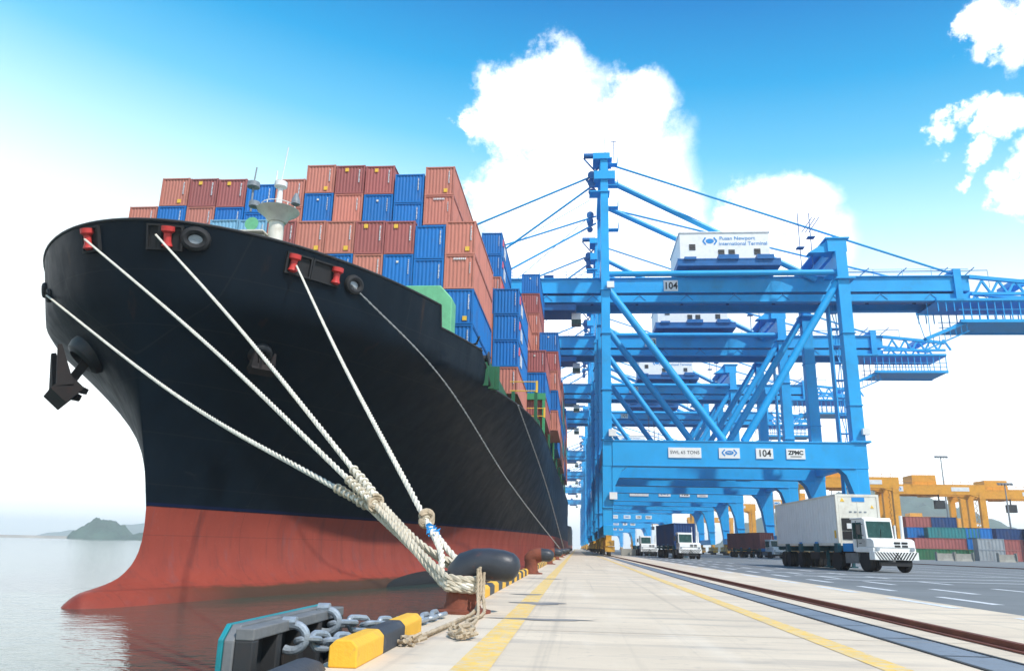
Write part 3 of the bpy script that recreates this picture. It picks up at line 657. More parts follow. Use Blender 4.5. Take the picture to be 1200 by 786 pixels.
# bay B: tall row right behind
B = [([r_, r_, u_, r_], 33.8, ['low', 'end', None, None]), ([u_, u_, m_, r_], 33.0, ['code', 'code', None, None]), ([m_, u_, r_, u_], 33.8, ['both', 'dot', None, None]), ([m_, r_, u_, u_], 33.8, ['both', 'code', None, None]),
     ([r_, u_, u_, r_], 33.8, ['low', 'dot', None, None]), ([r_, r_, m_, u_], 32.3, ['code', None, None, None]), ([u_, u_, u_, u_], 31.7, ['code', 'code', None, None]), ([m_, u_, u_, r_], 32.2, ['both', 'code', None, None]),
     ([m_, r_, u_, r_], 32.2, ['both', 'code', None, None]), ([r_, u_, r_, u_], 32.2, ['low', 'code', None, None]), ([r_, r_, u_], 29.2, ['code', None, None])]
for k, (c, zt, mk) in enumerate(B): stack(8.95 - 2.83 * k, 32.6, zt + .65, 2.9, 12.19 if k == 0 else 6.06, c, 'second', k, W=2.72, marks=mk)
# bay C .. : behind
stack(14.55, 39.2, 25.0, 2.59, 12.19, [u_, u_, u_, r_], 'third', 0, marks=['side', 'side', 'side', 'code'])
stack(12.05, 39.2, 25.0, 2.59, 12.19, [u_, r_, r_, u_], 'third', 1, marks=['code', 'code', None, None])
stack(11.2, 52.9, 36.6, 2.75, 12.19, [u_, u_, r_, u_, u_, r_, u_, r_], 'fourth', 2, marks=['side', 'side', 'side', None, None, None, None, None])
stack(14.0, 52.9, 28.0, 2.59, 12.19, [r_, r_, u_, r_, m_], 'fourth', 1)
stack(16.5, 52.9, 22.4, 2.59, 12.19, [m_, u_, m_], 'fourth', 0, marks=['dot', None, 'end'])
stack(14.9, 66.5, 36.4, 2.75, 12.19, [u_, m_, r_, r_, u_, r_, r_, m_], 'fifth', 1, marks=['dot', 'code', 'code', 'code', None, None, None, None])
stack(16.6, 66.5, 28.3 - 2.6, 2.59, 12.19, [m_, r_, u_, r_], 'fifth', 0) if False else stack(17.4, 66.5, 28.3, 2.59, 12.19, [u_, m_, r_, u_, r_], 'fifth', 0, marks=['dot', 'code', 'code', None, None])
rs = random.Random(11)
for j, s in enumerate(BAYS[3:8]):
    n_ = [6, 5, 6, 5, 6][j]
    for row in (0, 1):
        stack(16.9 - 2.5 * row, s + .1, 14.7 + 2.59 * (n_ + row), 2.59, 12.19, [rs.choice([r_, r_, u_, m_, u_, t_]) for _ in range(n_ + row)], CW[5 + j], row, marks=[None] * 9)

# a second black ship lies further down the quay
sh2 = empty('container_ship', (-19.75, 372, 0), 0, label='far black hulled ship berthed beyond the stern of the big one', cat='container ship')
for n_ in ('hull', 'deck', 'bulwark_rail', 'hatch_coaming'):
    for ch in list(ship.children):
        if ch.name == n_: c = ch.copy(); COL.objects.link(c); c.parent = sh2

# ------------------------------------------------------------------ quay cranes
XS, XL, DY = -.35, 32.55, 18.0
def hexlogo(b, cx, y, cz, w, h, m):
    """two angle brackets and a lens in the middle"""
    t = h * .16
    for sx in (-1, 1):
        for sz in (-1, 1):
            b.beam((cx + sx * w * .5, y, cz), (cx + sx * w * .30, y, cz + sz * h * .40), t, .02, m, up=(0, 1, 0))
    b.add([(cx + w * .30 * math.cos(a), y - .008, cz + h * .27 * math.sin(a)) for a in [2 * math.pi * i / 16 for i in range(16)]], [tuple(range(16))], m)
def crane(Y, number, label):
    c = empty('quay_crane', (4.45, Y, 0), 0, label=label, cat='crane', group='blue cranes along the quay')
    cb, cd = M['crane'], M['crane_dark']
    for y in (0, DY):                                             # legs, portal beams, bracing of the two frames
        ys = .9
        q = MB(); q.beam((XS, y, 3.0), (XS, y, 11.6), 1.35, 1.5, up=(0, 1, 0)); q.beam((XS, y, 11.6), (XS, y, 57), 1.3, 1.6, up=(0, 1, 0), w2=1.1, h2=1.4)
        q.prism([(XS + .6, 11.75), (XS + .6, 4.5), (XS + 1.0, 9.0), (XS + 1.9, 11.0), (XS + 2.9, 11.75)], y - ys + .05, y + ys - .05, 'y')
        for z in (6.2, 15.2, 22, 30, 36.4): q.box(XS - .75, XS + .75, y - .95, y + .95, z - .08, z + .08)
        q.build('leg', cb, c, bevel=.03)
        q = MB(); q.beam((XL, y, 3.0), (XL, y, 11.6), 1.5, 1.5, up=(0, 1, 0)); q.beam((XL, y, 11.6), (XL, y, 42), 1.65, 1.6, up=(0, 1, 0), w2=1.5, h2=1.5)
        q.prism([(XL - .7, 11.75), (XL - .7, 4.2), (XL - 1.3, 8.4), (XL - 2.1, 10.8), (XL - 3.1, 11.75)], y - ys + .05, y + ys - .05, 'y')
        q.box(XL - 1.2, XL + 1.4, y - 1.1, y + 1.1, 15.0, 15.25); q.box(XL - 1.1, XL + 1.5, y - 1.2, y + 1.2, 37.7, 37.95)
        for z in (6, 20, 30): q.box(XL - .9, XL + .9, y - .95, y + .95, z - .08, z + .08)
        q.build('leg', cb, c, bevel=.03)
        q = MB(); q.box(XS + .66, XL - .8, y - ys, y + ys, 11.7, 14.9); q.box(XS - .4, XL + .6, y - ys - .12, y + ys + .12, 14.9, 15.05); q.box(XS + .66, XL - .8, y - ys - .1, y + ys + .1, 11.6, 11.72)
        q.build('portal_beam', cb, c, bevel=.02)
        q = MB(); q.tube([(XS + .5, y, 36.6), (XS + 15.6, y, 15.1)], .52, 14); q.build('brace', cb, c)
        q = MB(); q.tube([(XL - .6, y, 37.6), (XS + 18.2, y, 15.1)], .52, 14); q.build('brace', cb, c)
        q = MB(); q.tube([(XS + .5, y, 39.0), (XL - .5, y, 39.0)], .42, 12); q.build('tie_tube', cb, c)
        for x, s in ((XS, 1), (XL, 1)):
            w = MB()
            for dx in (-4.6, -1.6, 1.6, 4.6): pass
            yy = y + (-1.2 if y == 0 else 1.2)
            w.box(x - .55, x + .55, yy - 4.2, yy + 4.2, 1.25, 1.95); w.box(x - .35, x + .35, yy - 1, yy + 1, 1.95, 2.6)
            for k in range(4):
                yc = yy - 3.15 + 2.1 * k; w.box(x - .6, x + .6, yc - .9, yc + .9, .55, 1.2)
                for e in (-.45, .45): w.lathe([(.36, -.12), (.36, .12)], (x, yc + e, .42), 'x', 14, 1)
                w.box(x - .95, x - .6, yc - .3, yc + .3, .4, .9, 1)
            w.build('bogie', [M['bogie'], M['dark']], c, smooth=False)
    for x in (XS, XL):
        q = MB(); q.box(x - .65, x + .65, -1.2, DY + 1.2, 2.6, 3.9); q.build('sill_beam', cb, c, bevel=.03)
        q = MB(); q.box(x - .6, x + .6, .8, DY - .8, 12.2, 14.4); q.build('side_beam', cb, c)
        q = MB(); q.box(x - .6, x + .6, .8, DY - .8, 39.9, 41.6); q.build('cross_beam', cb, c)
    q = MB(); q.box(XL - 1.6, XL + 1.0, -.4, 2.0, 42.0, 43.9); q.prism([(XL - 1.6, 42), (XL - 4.2, 42), (XL - 1.6, 43.7)], 0, 1.6, 'y'); q.box(XL - 1.9, XL + 1.4, -.6, DY + .6, 43.9, 44.1); q.box(XL - .6, XL + .6, 1.2, DY, 42.2, 43.6); q.build('leg_head', cb, c)
    # apex gear
    q = MB(); q.box(XS - .7, XS + .7, .6, DY - .6, 55.2, 56.9); q.box(XS - 1.5, XS + 1.2, -1.0, 2.4, 56.9, 57.1); q.box(XS - 1.6, XS + .9, -.4, 2.4, 57.1, 58.2)
    q.box(XS - 2.2, XS + .8, -.9, 1.4, 51.6, 51.75); q.box(XS - 1.5, XS + 1.6, -1, 2, 53.6, 54.9); q.build('apex_beam', cb, c)
    q = MB(); q.tube([(XS - 3.0, 1, 58.4), (XS - .5, 1, 58.4)], .42, 10)
    q.build('hoist_drum', M['crane_dark'], c)
    for z, r0 in ((55.0, .62), (53.4, .5)):
        for yy in (.6, 3, 15, 17.4): w = MB(); w.lathe([(r0, -.15), (r0 * .8, 0), (r0, .15)], (XS - 1.8, yy, z), 'y', 12); w.build('sheave', M['crane_dark'], c)
    q = MB(); q.beam((XS - 3.0, 1, 58.0), (XS - .6, 1, 55), .2, .2); q.beam((XS - 2.6, 1, 54.4), (XS - .6, 1, 51.8), .25, .25); q.beam((XS - 2.6, 1, 54.4), (XS - .6, 1, 56.6), .25, .25); q.tube([(XS + 1.5, 0, 57), (XS + 1.5, 0, 60.2)], .06, 5); q.tube([(XS + 1.1, 0, 60.2), (XS + 1.9, 0, 60.2)], .06, 5); q.tube([(XS + .2, 0, 58), (XS + .2, 0, 60.8)], .06, 5)
    q.build('sheave_block', M['crane_dark'], c)
    for k in range(1, 8, 2):                                      # landings up the mast
        z = 44 + k * 1.75; q = MB(); q.box(XS + .6, XS + 2.0, -.6, .6, z, z + .1); [q.tube([(XS + 2.0, e, z), (XS + 2.0, e, z + 1.0)], .04, 4) for e in (-.6, 0, .6)]; q.tube([(XS + 2.0, -.6, z + 1), (XS + 2.0, .6, z + 1)], .04, 4); q.build('landing', cb, c, smooth=False)
    q = MB()
    for k in range(14):
        z = 4.5 + k * 2.6
        q.box(XL + .6, XL + 2.0, 8, 9.4, z, z + .08); q.beam((XL + 1.4, 8 if k % 2 else 9.4, z), (XL + 1.4, 9.4 if k % 2 else 8, z + 2.6), .1, .1)
    q.tube([(XL + 1.95, 8, 4), (XL + 1.95, 8, 40)], .07, 5); q.tube([(XL + 1.95, 9.4, 4), (XL + 1.95, 9.4, 40)], .07, 5); q.box(XL + .5, XL + .7, 8, 9.4, 4, 40.5)
    q.build('stair', cb, c, smooth=False)
    q = MB(); q.box(XS - 1.2, XS - .6, DY - .5, DY + .6, 3.5, 34)
    for k in range(15): q.box(XS - 1.3, XS - .5, DY - .6, DY + .7, 4 + k * 2.1, 4.15 + k * 2.1)
    q.build('lift_shaft', cb, c, smooth=False)
    # boom girder
    yb = 9.0; x0, x1 = -47, 52.5
    q = MB(); q.box(x0, x1, yb - 3.2, yb - 1.9, 38.1, 40.3); q.box(x0, x1, yb + 1.9, yb + 3.2, 38.1, 40.3); q.box(x0, x1, yb - 3.5, yb + 3.5, 40.3, 40.42)
    for k in range(26): x = x0 + k * 4 - .3; q.box(x, x + .3, yb - 1.9, yb + 1.9, 38.5, 40.0)
    bo = q.build('boom', cb, c, smooth=False)
    q = MB(); q.box(x0, x1, yb - 3.0, yb - 2.1, 36.7, 37.75); q.box(x0, x1, yb + 2.1, yb + 3.0, 36.7, 37.75)
    q.build('trolley_rail', cb, bo, smooth=False)
    q = MB()
    for k in range(15):
        x = x0 + 3 + k * 7
        for yy in (yb - 2.5, yb + 2.5): q.box(x - .2, x + .2, yy - .2, yy + .2, 37.75, 38.1)
        q.beam((x - .9, yb - 3.02, 36.9), (x, yb - 3.02, 37.7), .10, .06); q.beam((x + .9, yb - 3.02, 36.9), (x, yb - 3.02, 37.7), .10, .06)
    for yy in (yb - 2.5, yb + 2.5): q.box(x0, x1, yy - .12, yy + .12, 37.72, 37.86)
    q.box(x0, x0 + .3, yb - 2.6, yb + 2.6, 37.7, 38.1)
    q.build('hanger', M['crane_dark'], bo, smooth=False)
    q = MB()
    for k in range(25):
        x = x0 + k * 4.1; q.tube([(x, yb - 3.45, 40.4), (x, yb - 3.45, 41.4)], .035, 4)
    for z in (40.9, 41.4): q.tube([(x0, yb - 3.45, z), (12, yb - 3.45, z)], .035, 4); q.tube([(34, yb - 3.45, z), (x1, yb - 3.45, z)], .035, 4)
    q.build('guard_rail', cb, bo, smooth=False)
    # rear end of the boom: lattice, hanging platform and stair
    q = MB(); xa, xb = 47.5, 63.5
    for yy in (yb - 3.3, yb + 3.3):
        q.beam((52.5, yy, 40.2), (xb, yy, 39.0), .5, .5); q.beam((52.5, yy, 37.6), (xb, yy, 37.6), .4, .4); q.beam((xa, yy, 36.7), (xb, yy, 36.7), .5, .35); q.beam((xa + 3, yy, 33.5), (xb, yy, 33.5), .4, .45)
        for k in range(5): x = 53 + k * 2.3; q.beam((x, yy, 37.6), (x + 1.2, yy, 39.6), .28, .28); q.beam((x + 2.3, yy, 37.6), (x + 1.2, yy, 39.6), .28, .28)
        for k in range(15): x = xa + .2 + k * 1.12; q.beam((x, yy, 33.5 if x > 50.5 else 35), (x, yy, 36.6), .12, .12)
        for z in (34.4, 35.2): q.tube([(xa + 3, yy, z), (xb, yy, z)], .06, 5)
    q.box(xa + 3, xb, yb - 3.3, yb + 3.3, 33.4, 33.5); q.box(xa, xb, yb - 3.4, yb + 3.4, 36.4, 36.5)
    q.beam((xa + 4.5, yb - 2.5, 33.7), (xa - 1.8, yb - 2.5, 31.0), .9, .45); q.beam((xa + 4.5, yb - 2.5, 32.3), (xa - 2, yb - 2.5, 29.4), .12, .2)
    for k in range(8): a = k / 7; q.tube([(xa + 4 - 5.6 * a, yb - 2.9, 33.5 - 2.4 * a), (xa + 4 - 5.6 * a, yb - 2.9, 32.2 - 2.5 * a)], .06, 4)
    q.tube([(xa - 1.8, yb - 2.5, 31), (xa - 2.6, yb - 2.5, 34.8)], .06, 4); q.tube([(xa - 1.0, yb - 2.5, 31.4), (xa - 1.0, yb - 2.5, 36.5)], .06, 4); q.tube([(xa - 2.6, yb - 2.5, 34.8), (xa - 1, yb - 2.5, 34.6)], .05, 4)
    q.lathe([(.5, -.8), (.5, .8)], (61.5, yb, 40.2), 'y', 12); q.box(59, 61, yb - 2, yb + 2, 39.3, 40.0); q.box(50.3, 51.3, yb - 3.6, yb + 3.6, 36.7, 41.4)
    q.build('rear_platform', [cb], bo, smooth=False)
    q = MB()
    for k, x in enumerate((37, 42.5, 48.5, 52.3)):
        q.tube([(x, yb, 40.4), (x + 2.9, yb, 42.9)], .07, 4)
    q.tube([(36, yb, 42.3), (57, yb, 42.4)], .06, 4); q.tube([(57, yb, 39.6), (57, yb, 42.4)], .04, 4)
    for x in (XL - 5, XL - 3.4): q.tube([(x, 1, 39), (x, 1, 48.5)], .07, 5); q.box(x - .5, x + .5, .5, 1.5, 44 + x - XL + 4, 44.15 + x - XL + 4)
    for k in range(3): q.tube([(XL - 4.6 + k * .5, 1, 45.5), (XL - 3 + k * .5, 1, 47.8)], .06, 4)
    q.build('cable_post', M['crane_dark'], bo)
    # machinery house
    hx0, hx1, hy0, hy1 = 10.9, 23.9, 3.4, 14.6
    q = MB(); q.box(hx0, hx1, hy0, hy1, 41.9, 46.6); q.box(hx0 - .15, hx1 + .15, hy0 - .15, hy1 + .15, 46.6, 46.75)
    ho = q.build('machinery_house', M['white'], c, smooth=False)
    q = MB(); q.box(hx0 - .6, hx1 + 1.2, hy0 - 1.2, hy1 + 1.2, 41.0, 41.9); q.box(hx0 + 1, hx1 - 1, hy0 + .2, hy1 - .2, 40.44, 41.0)
    q.box(hx0 - .6, hx1 + 1.2, hy0 - 1.25, hy0 - 1.2, 41.9, 42.1)
    q.box(hx0 + 5.3, hx0 + 8.2, hy0 - 1.5, hy0, 41.9, 42.6); q.box(hx1 - 2.2, hx1 + .2, hy0 - 1.5, hy0, 41.9, 42.6); q.box(hx0 + .4, hx0 + 2.1, hy0 - 1.5, hy0, 41.9, 42.3)
    q.build('house_base', cd, ho, smooth=False)
    for x, z in ((hx0 + 6, 43.4), (hx0 + 7.5, 43.4), (hx1 - 1.8, 43.5), (hx0 + 1.8, 44.3)):
        q = MB()
        for k in range(4): q.box(x - .45, x + .45, hy0 - .08, hy0 - .01, z - .4 + k * .24, z - .22 + k * .24)
        q.build('louvre', M['dark'], ho, smooth=False)
    q = MB(); hexlogo(q, hx0 + 4.4, hy0 - .03, 45.3, 2.0, 1.4, 0); q.build('emblem', M['sblue'], ho, smooth=False)
    letter('Pusan Newport', .78, M['sblue'], ho, (hx0 + 8.4, hy0 - .03, 45.7), squash=1.05); letter('International Terminal', .78, M['sblue'], ho, (hx0 + 9.2, hy0 - .03, 44.85))
    # stays
    def stay(p, q_, r, n='backstay'): w = MB(); w.tube([p, q_], r, 8); w.build(n, cb, c)
    for y in (.4, DY - .4):
        ym = 5.2 if y < 5 else DY - 5.2; stay((XS + .5, 4.2 if y < 5 else DY - 4.2, 56.0), (XL - 1.8, ym, 39.8), .46)
        stay((XS + .9, y * .9 + .8, 57.0), (51.0, yb + (-3 if y < 5 else 3), 40.6), .17)
        stay((XS - .8, y * .9 + .8, 55.5), (-41, yb + (-3 if y < 5 else 3), 40.4), .16, 'forestay')
        stay((XS - .8, y * .9 + .8, 54.2), (-22, yb + (-3 if y < 5 else 3), 40.4), .16, 'forestay')
    for xe, z in ((-26, 55.0), (-15, 52.2)): stay((XS - 1.8, yb, z), (xe, yb, 40.4), .05, 'hoist_rope')
    # trolley and operator's cab over the ship
    q = MB(); q.box(-10.5, -4.5, yb - 2.6, yb + 2.6, 35.6, 36.6); tr = q.build('trolley', cd, c, smooth=False); q = MB(); q.box(-9.5, -8, yb - 1.5, yb + 1.5, 40.42, 41.6); q.build('winch_house', cd, c, smooth=False)
    q = MB(); q.box(-5.2, -3.8, yb - 1.0, yb + .8, 33.9, 35.6); q.build('operator_cab', M['white'], tr, smooth=False)
    q = MB(); q.box(-5.25, -3.75, yb - 1.04, yb + .5, 33.88, 34.6); q.build('window', M['glass'], tr, smooth=False)
    # seaside floodlights and boxes
    for z in (15.5, 7.2, 36.5):
        q = MB(); q.box(XS + .2, XS + 1.2, -1.5, -.95, z, z + .9); q.build('cable_box', M['white'], c, smooth=False)
    q = MB(); q.box(XL + .3, XL + 1.2, -1.5, -.9, 16, 16.8); q.build('cable_box', M['white'], c, smooth=False)
    # sign boards on the near portal beam
    def board(xa, xb, za=12.75, zb=14.1):
        q = MB(); q.box(xa, xb, -1.03, -.905, za, zb); return q.build('sign_board', M['white'], c, smooth=False)
    s = board(7.7, 12.0); letter('SWL 65 TONS', .62, M['ink'], s, (9.85, -1.04, 13.45))
    s = board(14.3, 17.0); q = MB(); hexlogo(q, 15.65, -1.05, 13.48, 1.9, 1.05, 0); q.build('emblem', M['sblue'], s, smooth=False); letter('PNIT', .32, M['white'], s, (15.65, -1.075, 13.48)); 
    s = board(19.1, 21.3); s.name = 'number_plate'; letter(number, 1.25, M['ink'], s, (20.2, -1.04, 13.42), bold=.02, squash=.92)
    s = board(23.0, 25.4); letter('ZPMC', .72, M['ink'], s, (24.2, -1.04, 13.55), bold=.03); q = MB(); q.box(23.5, 24.9, -1.045, -1.035, 13.02, 13.12); q.build('underline', M['ink'], s, smooth=False)
    q = MB(); q.box(8.6, 10.7, 5.72, 5.79, 38.3, 40.0); s = q.build('number_plate', M['white'], c, smooth=False); letter(number, 1.5, M['ink'], s, (9.65, 5.71, 39.1), bold=.03, squash=.9)
    return c
NUMS = ['104', '103', '102', '101', '100', '99', '98', '97']
YS = [105, 138, 183, 222, 320, 410, 520, 660]
CL = ['blue quay crane numbered 104, the nearest and largest in the row', 'blue quay crane numbered 103, second in the row behind the nearest one', 'blue quay crane third in the row, between second and fourth cranes',
      'blue quay crane fourth in the row, seen through the portals in front', 'blue quay crane fifth in the row, small and far down the quay', 'blue quay crane sixth in the row, faint and far down the quay', 'blue quay crane seventh in the row, second to last', 'blue quay crane last in the row, smallest and farthest away']
c0 = crane(YS[0], NUMS[0], CL[0])
for i in range(1, 8):
    c = copy_tree(c0); c.location.y = YS[i]; c['label'] = CL[i]
    for ch in c.children:
        if ch.name.startswith('number_plate'):
            l = ch.children[0]; small = text_mesh(NUMS[i], 1.25 if l.location.y < 0 else 1.5, bold=.02, squash=.92); small.materials.clear(); small.materials.append(M['ink']); l.data = small

# ------------------------------------------------------------------ bollards and kerb on the quay edge
def bollard(i, y):
    o = empty('bollard', (-1.6, y, 0), 0, cat='bollard', group='bent bollards along the quay edge',
              label=['bent bollard with the white mooring ropes round its rusty foot', 'second bent bollard, brown column with black head, bare of ropes'][i] if i < 2 else 'black headed bent bollard, %s along the quay edge' % ORD[i])
    q = MB(); q.lathe([(.40, 0), (.40, .035), (.27, .06), (.235, .14), (.225, .36), (.24, .5)], (0, 0, 0), 'z', 28); q.build('post', M['rust'], o)
    P = [(-.03, 0, .42), (-.02, 0, .52), (.05, 0, .60), (.18, 0, .645), (.36, 0, .655), (.54, 0, .64), (.66, 0, .615), (.74, 0, .59), (.785, 0, .575)]
    if i:
        q = MB(); q.tube(P[:5], [.218, .228, .234, .229, .226], 24); q.build('elbow', M['rust'], o, ang=60)
    q = MB(); q.tube(P, [.215, .225, .23, .225, .222, .218, .205, .155, .07], 26); h = q.build('head', M['bollard'], o, ang=60)
for i, y in enumerate((11.3, 28.1, 45, 62, 79, 96, 113, 130, 147)): bollard(i, y)
kb = None; y = 6.06; k = 0
prof = [(-1.86, 0), (-1.64, 0), (-1.64, .15), (-1.69, .2), (-1.81, .2), (-1.86, .15)]
ym, bmh = None, None
def kerb(y, Ln, col, lab):
    q = MB(); q.prism(prof, 0, Ln - .012, 'y'); o = q.build('kerb_block', M['yellow' if col else 'kblack'], smooth=False, bevel=.012)
    o.location = (0, y, 0); return tag(o, lab, 'kerb', 'yellow and black kerb blocks on the quay edge')
kerb(6.06, .85, 1, 'yellow kerb block beside the fender chain'); kerb(6.91, .84, 0, 'black kerb block between the two nearest yellow kerb blocks'); kerb(7.75, .82, 1, 'yellow kerb block just before the roped bollard')
proto = {}; cnt = {0: 0, 1: 0}
NUMW = ['first', 'second', 'third', 'fourth', 'fifth', 'sixth', 'seventh', 'eighth', 'ninth', 'tenth', 'eleventh', 'twelfth']
y = 12.7; k = 0
while y < 150:
    if any(abs(y + .4 - yb_) < .75 for yb_ in (28.1, 45, 62, 79, 96, 113, 130, 147)): y += .85; continue
    c_ = (k + 1) % 2; n_ = ['black', 'yellow'][c_]
    lab = '%s kerb block, %s of its colour beyond the roped bollard' % (n_, NUMW[cnt[c_]]) if cnt[c_] < 12 else '%s kerb block of the far run along the quay edge' % n_
    cnt[c_] += 1
    if c_ not in proto: proto[c_] = kerb(y, .85, c_, lab)
    else:
        o = proto[c_].copy(); COL.objects.link(o); o.location.y = y; o['label'] = lab
    y += .85; k += 1
q = MB(); q.tube([(-1.93, 3.6, -.03), (-1.93, 5.75, -.03), (-1.93, 5.98, -.03)], [.14, .14, .09], 16)
tag(q.build('rubber_bumper', M['kblack'], ang=60), 'dark rounded rubber bumper on the quay edge below the nearest yellow kerb', 'bumper')
# fender panel hanging off the quay
fe = empty('fender', (-2.5, 6.9, 0), 0, label='big dark fender panel with teal face hung on chains off the quay', cat='fender')
q = MB(); q.prism([(-1.12, -2.6), (1.15, -2.6), (1.15, .22), (1.05, .30), (-1.0, .30), (-1.12, .2)], -.06, .02, 'x'); q.build('back_plate', M['fender'], fe, smooth=False, bevel=.012)
q = MB(); q.prism([(-1.13, -2.6), (1.16, -2.6), (1.16, .225), (1.06, .305), (-1.01, .305), (-1.13, .205)], -.10, -.06, 'x'); q.build('face_pad', M['teal'], fe, smooth=False, bevel=.008)
q = MB()
q.box(.02, .16, -1.11, 1.13, .20, .285); q.build('top_frame', M['fender'], fe, smooth=False, bevel=.01); q = MB(); q.box(.02, .16, -1.11, -1.0, -2.5, .2); q.box(.02, .16, 1.02, 1.13, -2.5, .2)
for yy in (-.55, -.05, .45): q.box(.02, .15, yy - .05, yy + .05, -2.5, .2)
for z in (-.45, -1.2, -2.0): q.box(.02, .14, -1.0, 1.02, z - .04, z + .04)
q.build('rib', M['dark'], fe, smooth=False, bevel=.01)  # ribs coloured dark to carry the shade behind the panel
q = MB(); q.box(.021, .03, -1.0, 1.0, -2.4, .19); q.build('recess_shade', M['dark'], fe, smooth=False)  # thin dark sheet painting the shade between the ribs
q = MB()
for k in range(9): q.box(-.112, -.10, -.95 + k * .24, -.86 + k * .24, -.05, .26)
q.build('face_strip', M['dark'], fe, smooth=False)
q = MB(); q.lathe([(.42, 0), (.30, .12), (.28, .35), (.40, .5)], (.08, 0.1, -1.0), 'x', 20); q.build('buffer', M['black'], fe)
def link(m_, p, q_, r=.03, w=.068, roll=0, flat=1):
    p = Vector(p); q_ = Vector(q_); d = (q_ - p); ln = d.length; d /= ln; u = Vector((0, 0, 1)); x = d.cross(u).normalized(); y = x.cross(d)
    sd2 = x * math.cos(roll) + y * math.sin(roll); h = ln / 2 + .035; c = (p + q_) / 2; pts = []
    for i in range(20):
        a = 2 * math.pi * i / 20; ca, sa = math.cos(a), math.sin(a)
        pts.append(c + d * (math.copysign(1, ca) * (h - w) + ca * w if abs(ca) > 1e-6 else 0) + sd2 * sa * w)
    m_.tube(pts, r, 8, closed=True)
def chain(pts, n, lab):
    P = [Vector(p) for p in pts]; o = empty('fender_chain', tuple(P[0]), 0, label=lab, cat='chain', group='fender chains')
    tot = []
    for i in range(n + 1):
        t = i / n * (len(P) - 1); a = min(int(t), len(P) - 2); tot.append(P[a].lerp(P[a + 1], t - a) - P[0])
    for i in range(n):
        m_ = MB(); link(m_, tot[i], tot[i + 1], .027, .062, math.pi / 2 * (i % 2) + .25); m_.build('link', M['galv'], o)
    m_ = MB()
    pts_ = [Vector((-.08 + .12 * math.sin(a), -.02, .02 + .10 * math.cos(a))) + tot[0] for a in [math.pi * (i / 14 * 1.25 - .1) for i in range(15)]]
    m_.tube(pts_, [.036] * 15, 10); m_.tube([tot[0] + Vector((-.16, -.02, .14)), tot[0] + Vector((-.05, -.02, .14))], .042, 10); m_.build('shackle', M['galv'], o); return o
chain([(-2.24, 6.55, .13), (-2.02, 7.0, .07), (-1.80, 7.45, .03)], 7, 'near fender chain sagging behind the nearest yellow kerb block')
chain([(-2.28, 7.55, .17), (-2.0, 8.4, .09), (-1.86, 8.95, .05), (-1.80, 9.7, .04), (-1.74, 10.4, .04)], 13, 'far fender chain stretched from the panel top towards the roped bollard')

# ------------------------------------------------------------------ mooring ropes
def spline(P, step):
    P = [Vector(p) for p in P]; P = [P[0] * 2 - P[1]] + P + [P[-1] * 2 - P[-2]]; out = []
    for i in range(1, len(P) - 2):
        a, b_, c, d = P[i - 1:i + 3]; n_ = max(2, int((c - b_).length / step))
        for k in range(n_):
            t = k / n_; out.append(.5 * ((2 * b_) + (c - a) * t + (2 * a - 5 * b_ + 4 * c - d) * t * t + (3 * b_ - a - 3 * c + d) * t ** 3))
    out.append(P[-2]); return out
def rope(m_, P, r, step=.09, pitch=.55, strands=3, n=5):
    P = spline(P, step); k = len(P); x = None; fr = []; s = 0
    for i in range(k):
        d = (P[min(i + 1, k - 1)] - P[max(i - 1, 0)]).normalized()
        if x is None: x = d.cross(Vector((0, 0, 1)) if abs(d.z) < .9 else Vector((1, 0, 0))).normalized()
        else: x = (x - d * x.dot(d)).normalized()
        if i: s += (P[i] - P[i - 1]).length
        fr.append((P[i], x.copy(), d.cross(x), s))
    for q in range(strands):
        pts = []
        for p, x_, y_, s_ in fr:
            a = 2 * math.pi * (s_ / pitch + q / strands); pts.append(p + (x_ * math.cos(a) + y_ * math.sin(a)) * r * .5)
        m_.tube(pts, r * .56, n)
BC = Vector((-1.6, 11.3, 0))
ROPES = [
 ('mooring rope from beyond the stem, lowest of the white ropes', [(-26.5, 34.6, 12.55), (-11.45, 20.4, 4.95), (-3.55, 13.09, 1.52)], [(-2.75, 12.3, 1.05)], .40),
 ('white mooring rope from the red roller nearest the stem', [tuple(SW(-2.3, .35, 14.2)), (-10.6, 20.0, 6.42), (-3.33, 12.82, 1.51)], [(-2.55, 11.99, .97)], .33),
 ('white mooring rope from the red roller beside the round chock', [tuple(SW(1.3, .1, 14.25)), (-9.8, 20.4, 6.95), (-3.41, 13.08, 1.67)], [(-2.39, 11.87, .90)], .47),
 ('white mooring rope from the fairlead by the foremast, steepest of all', [tuple(SW(6.55, 3.75, 14.1)), (-7.0, 21.35, 6.3), (-2.42, 12.6, 1.27)], [(-1.95, 11.78, .80)], .38)]
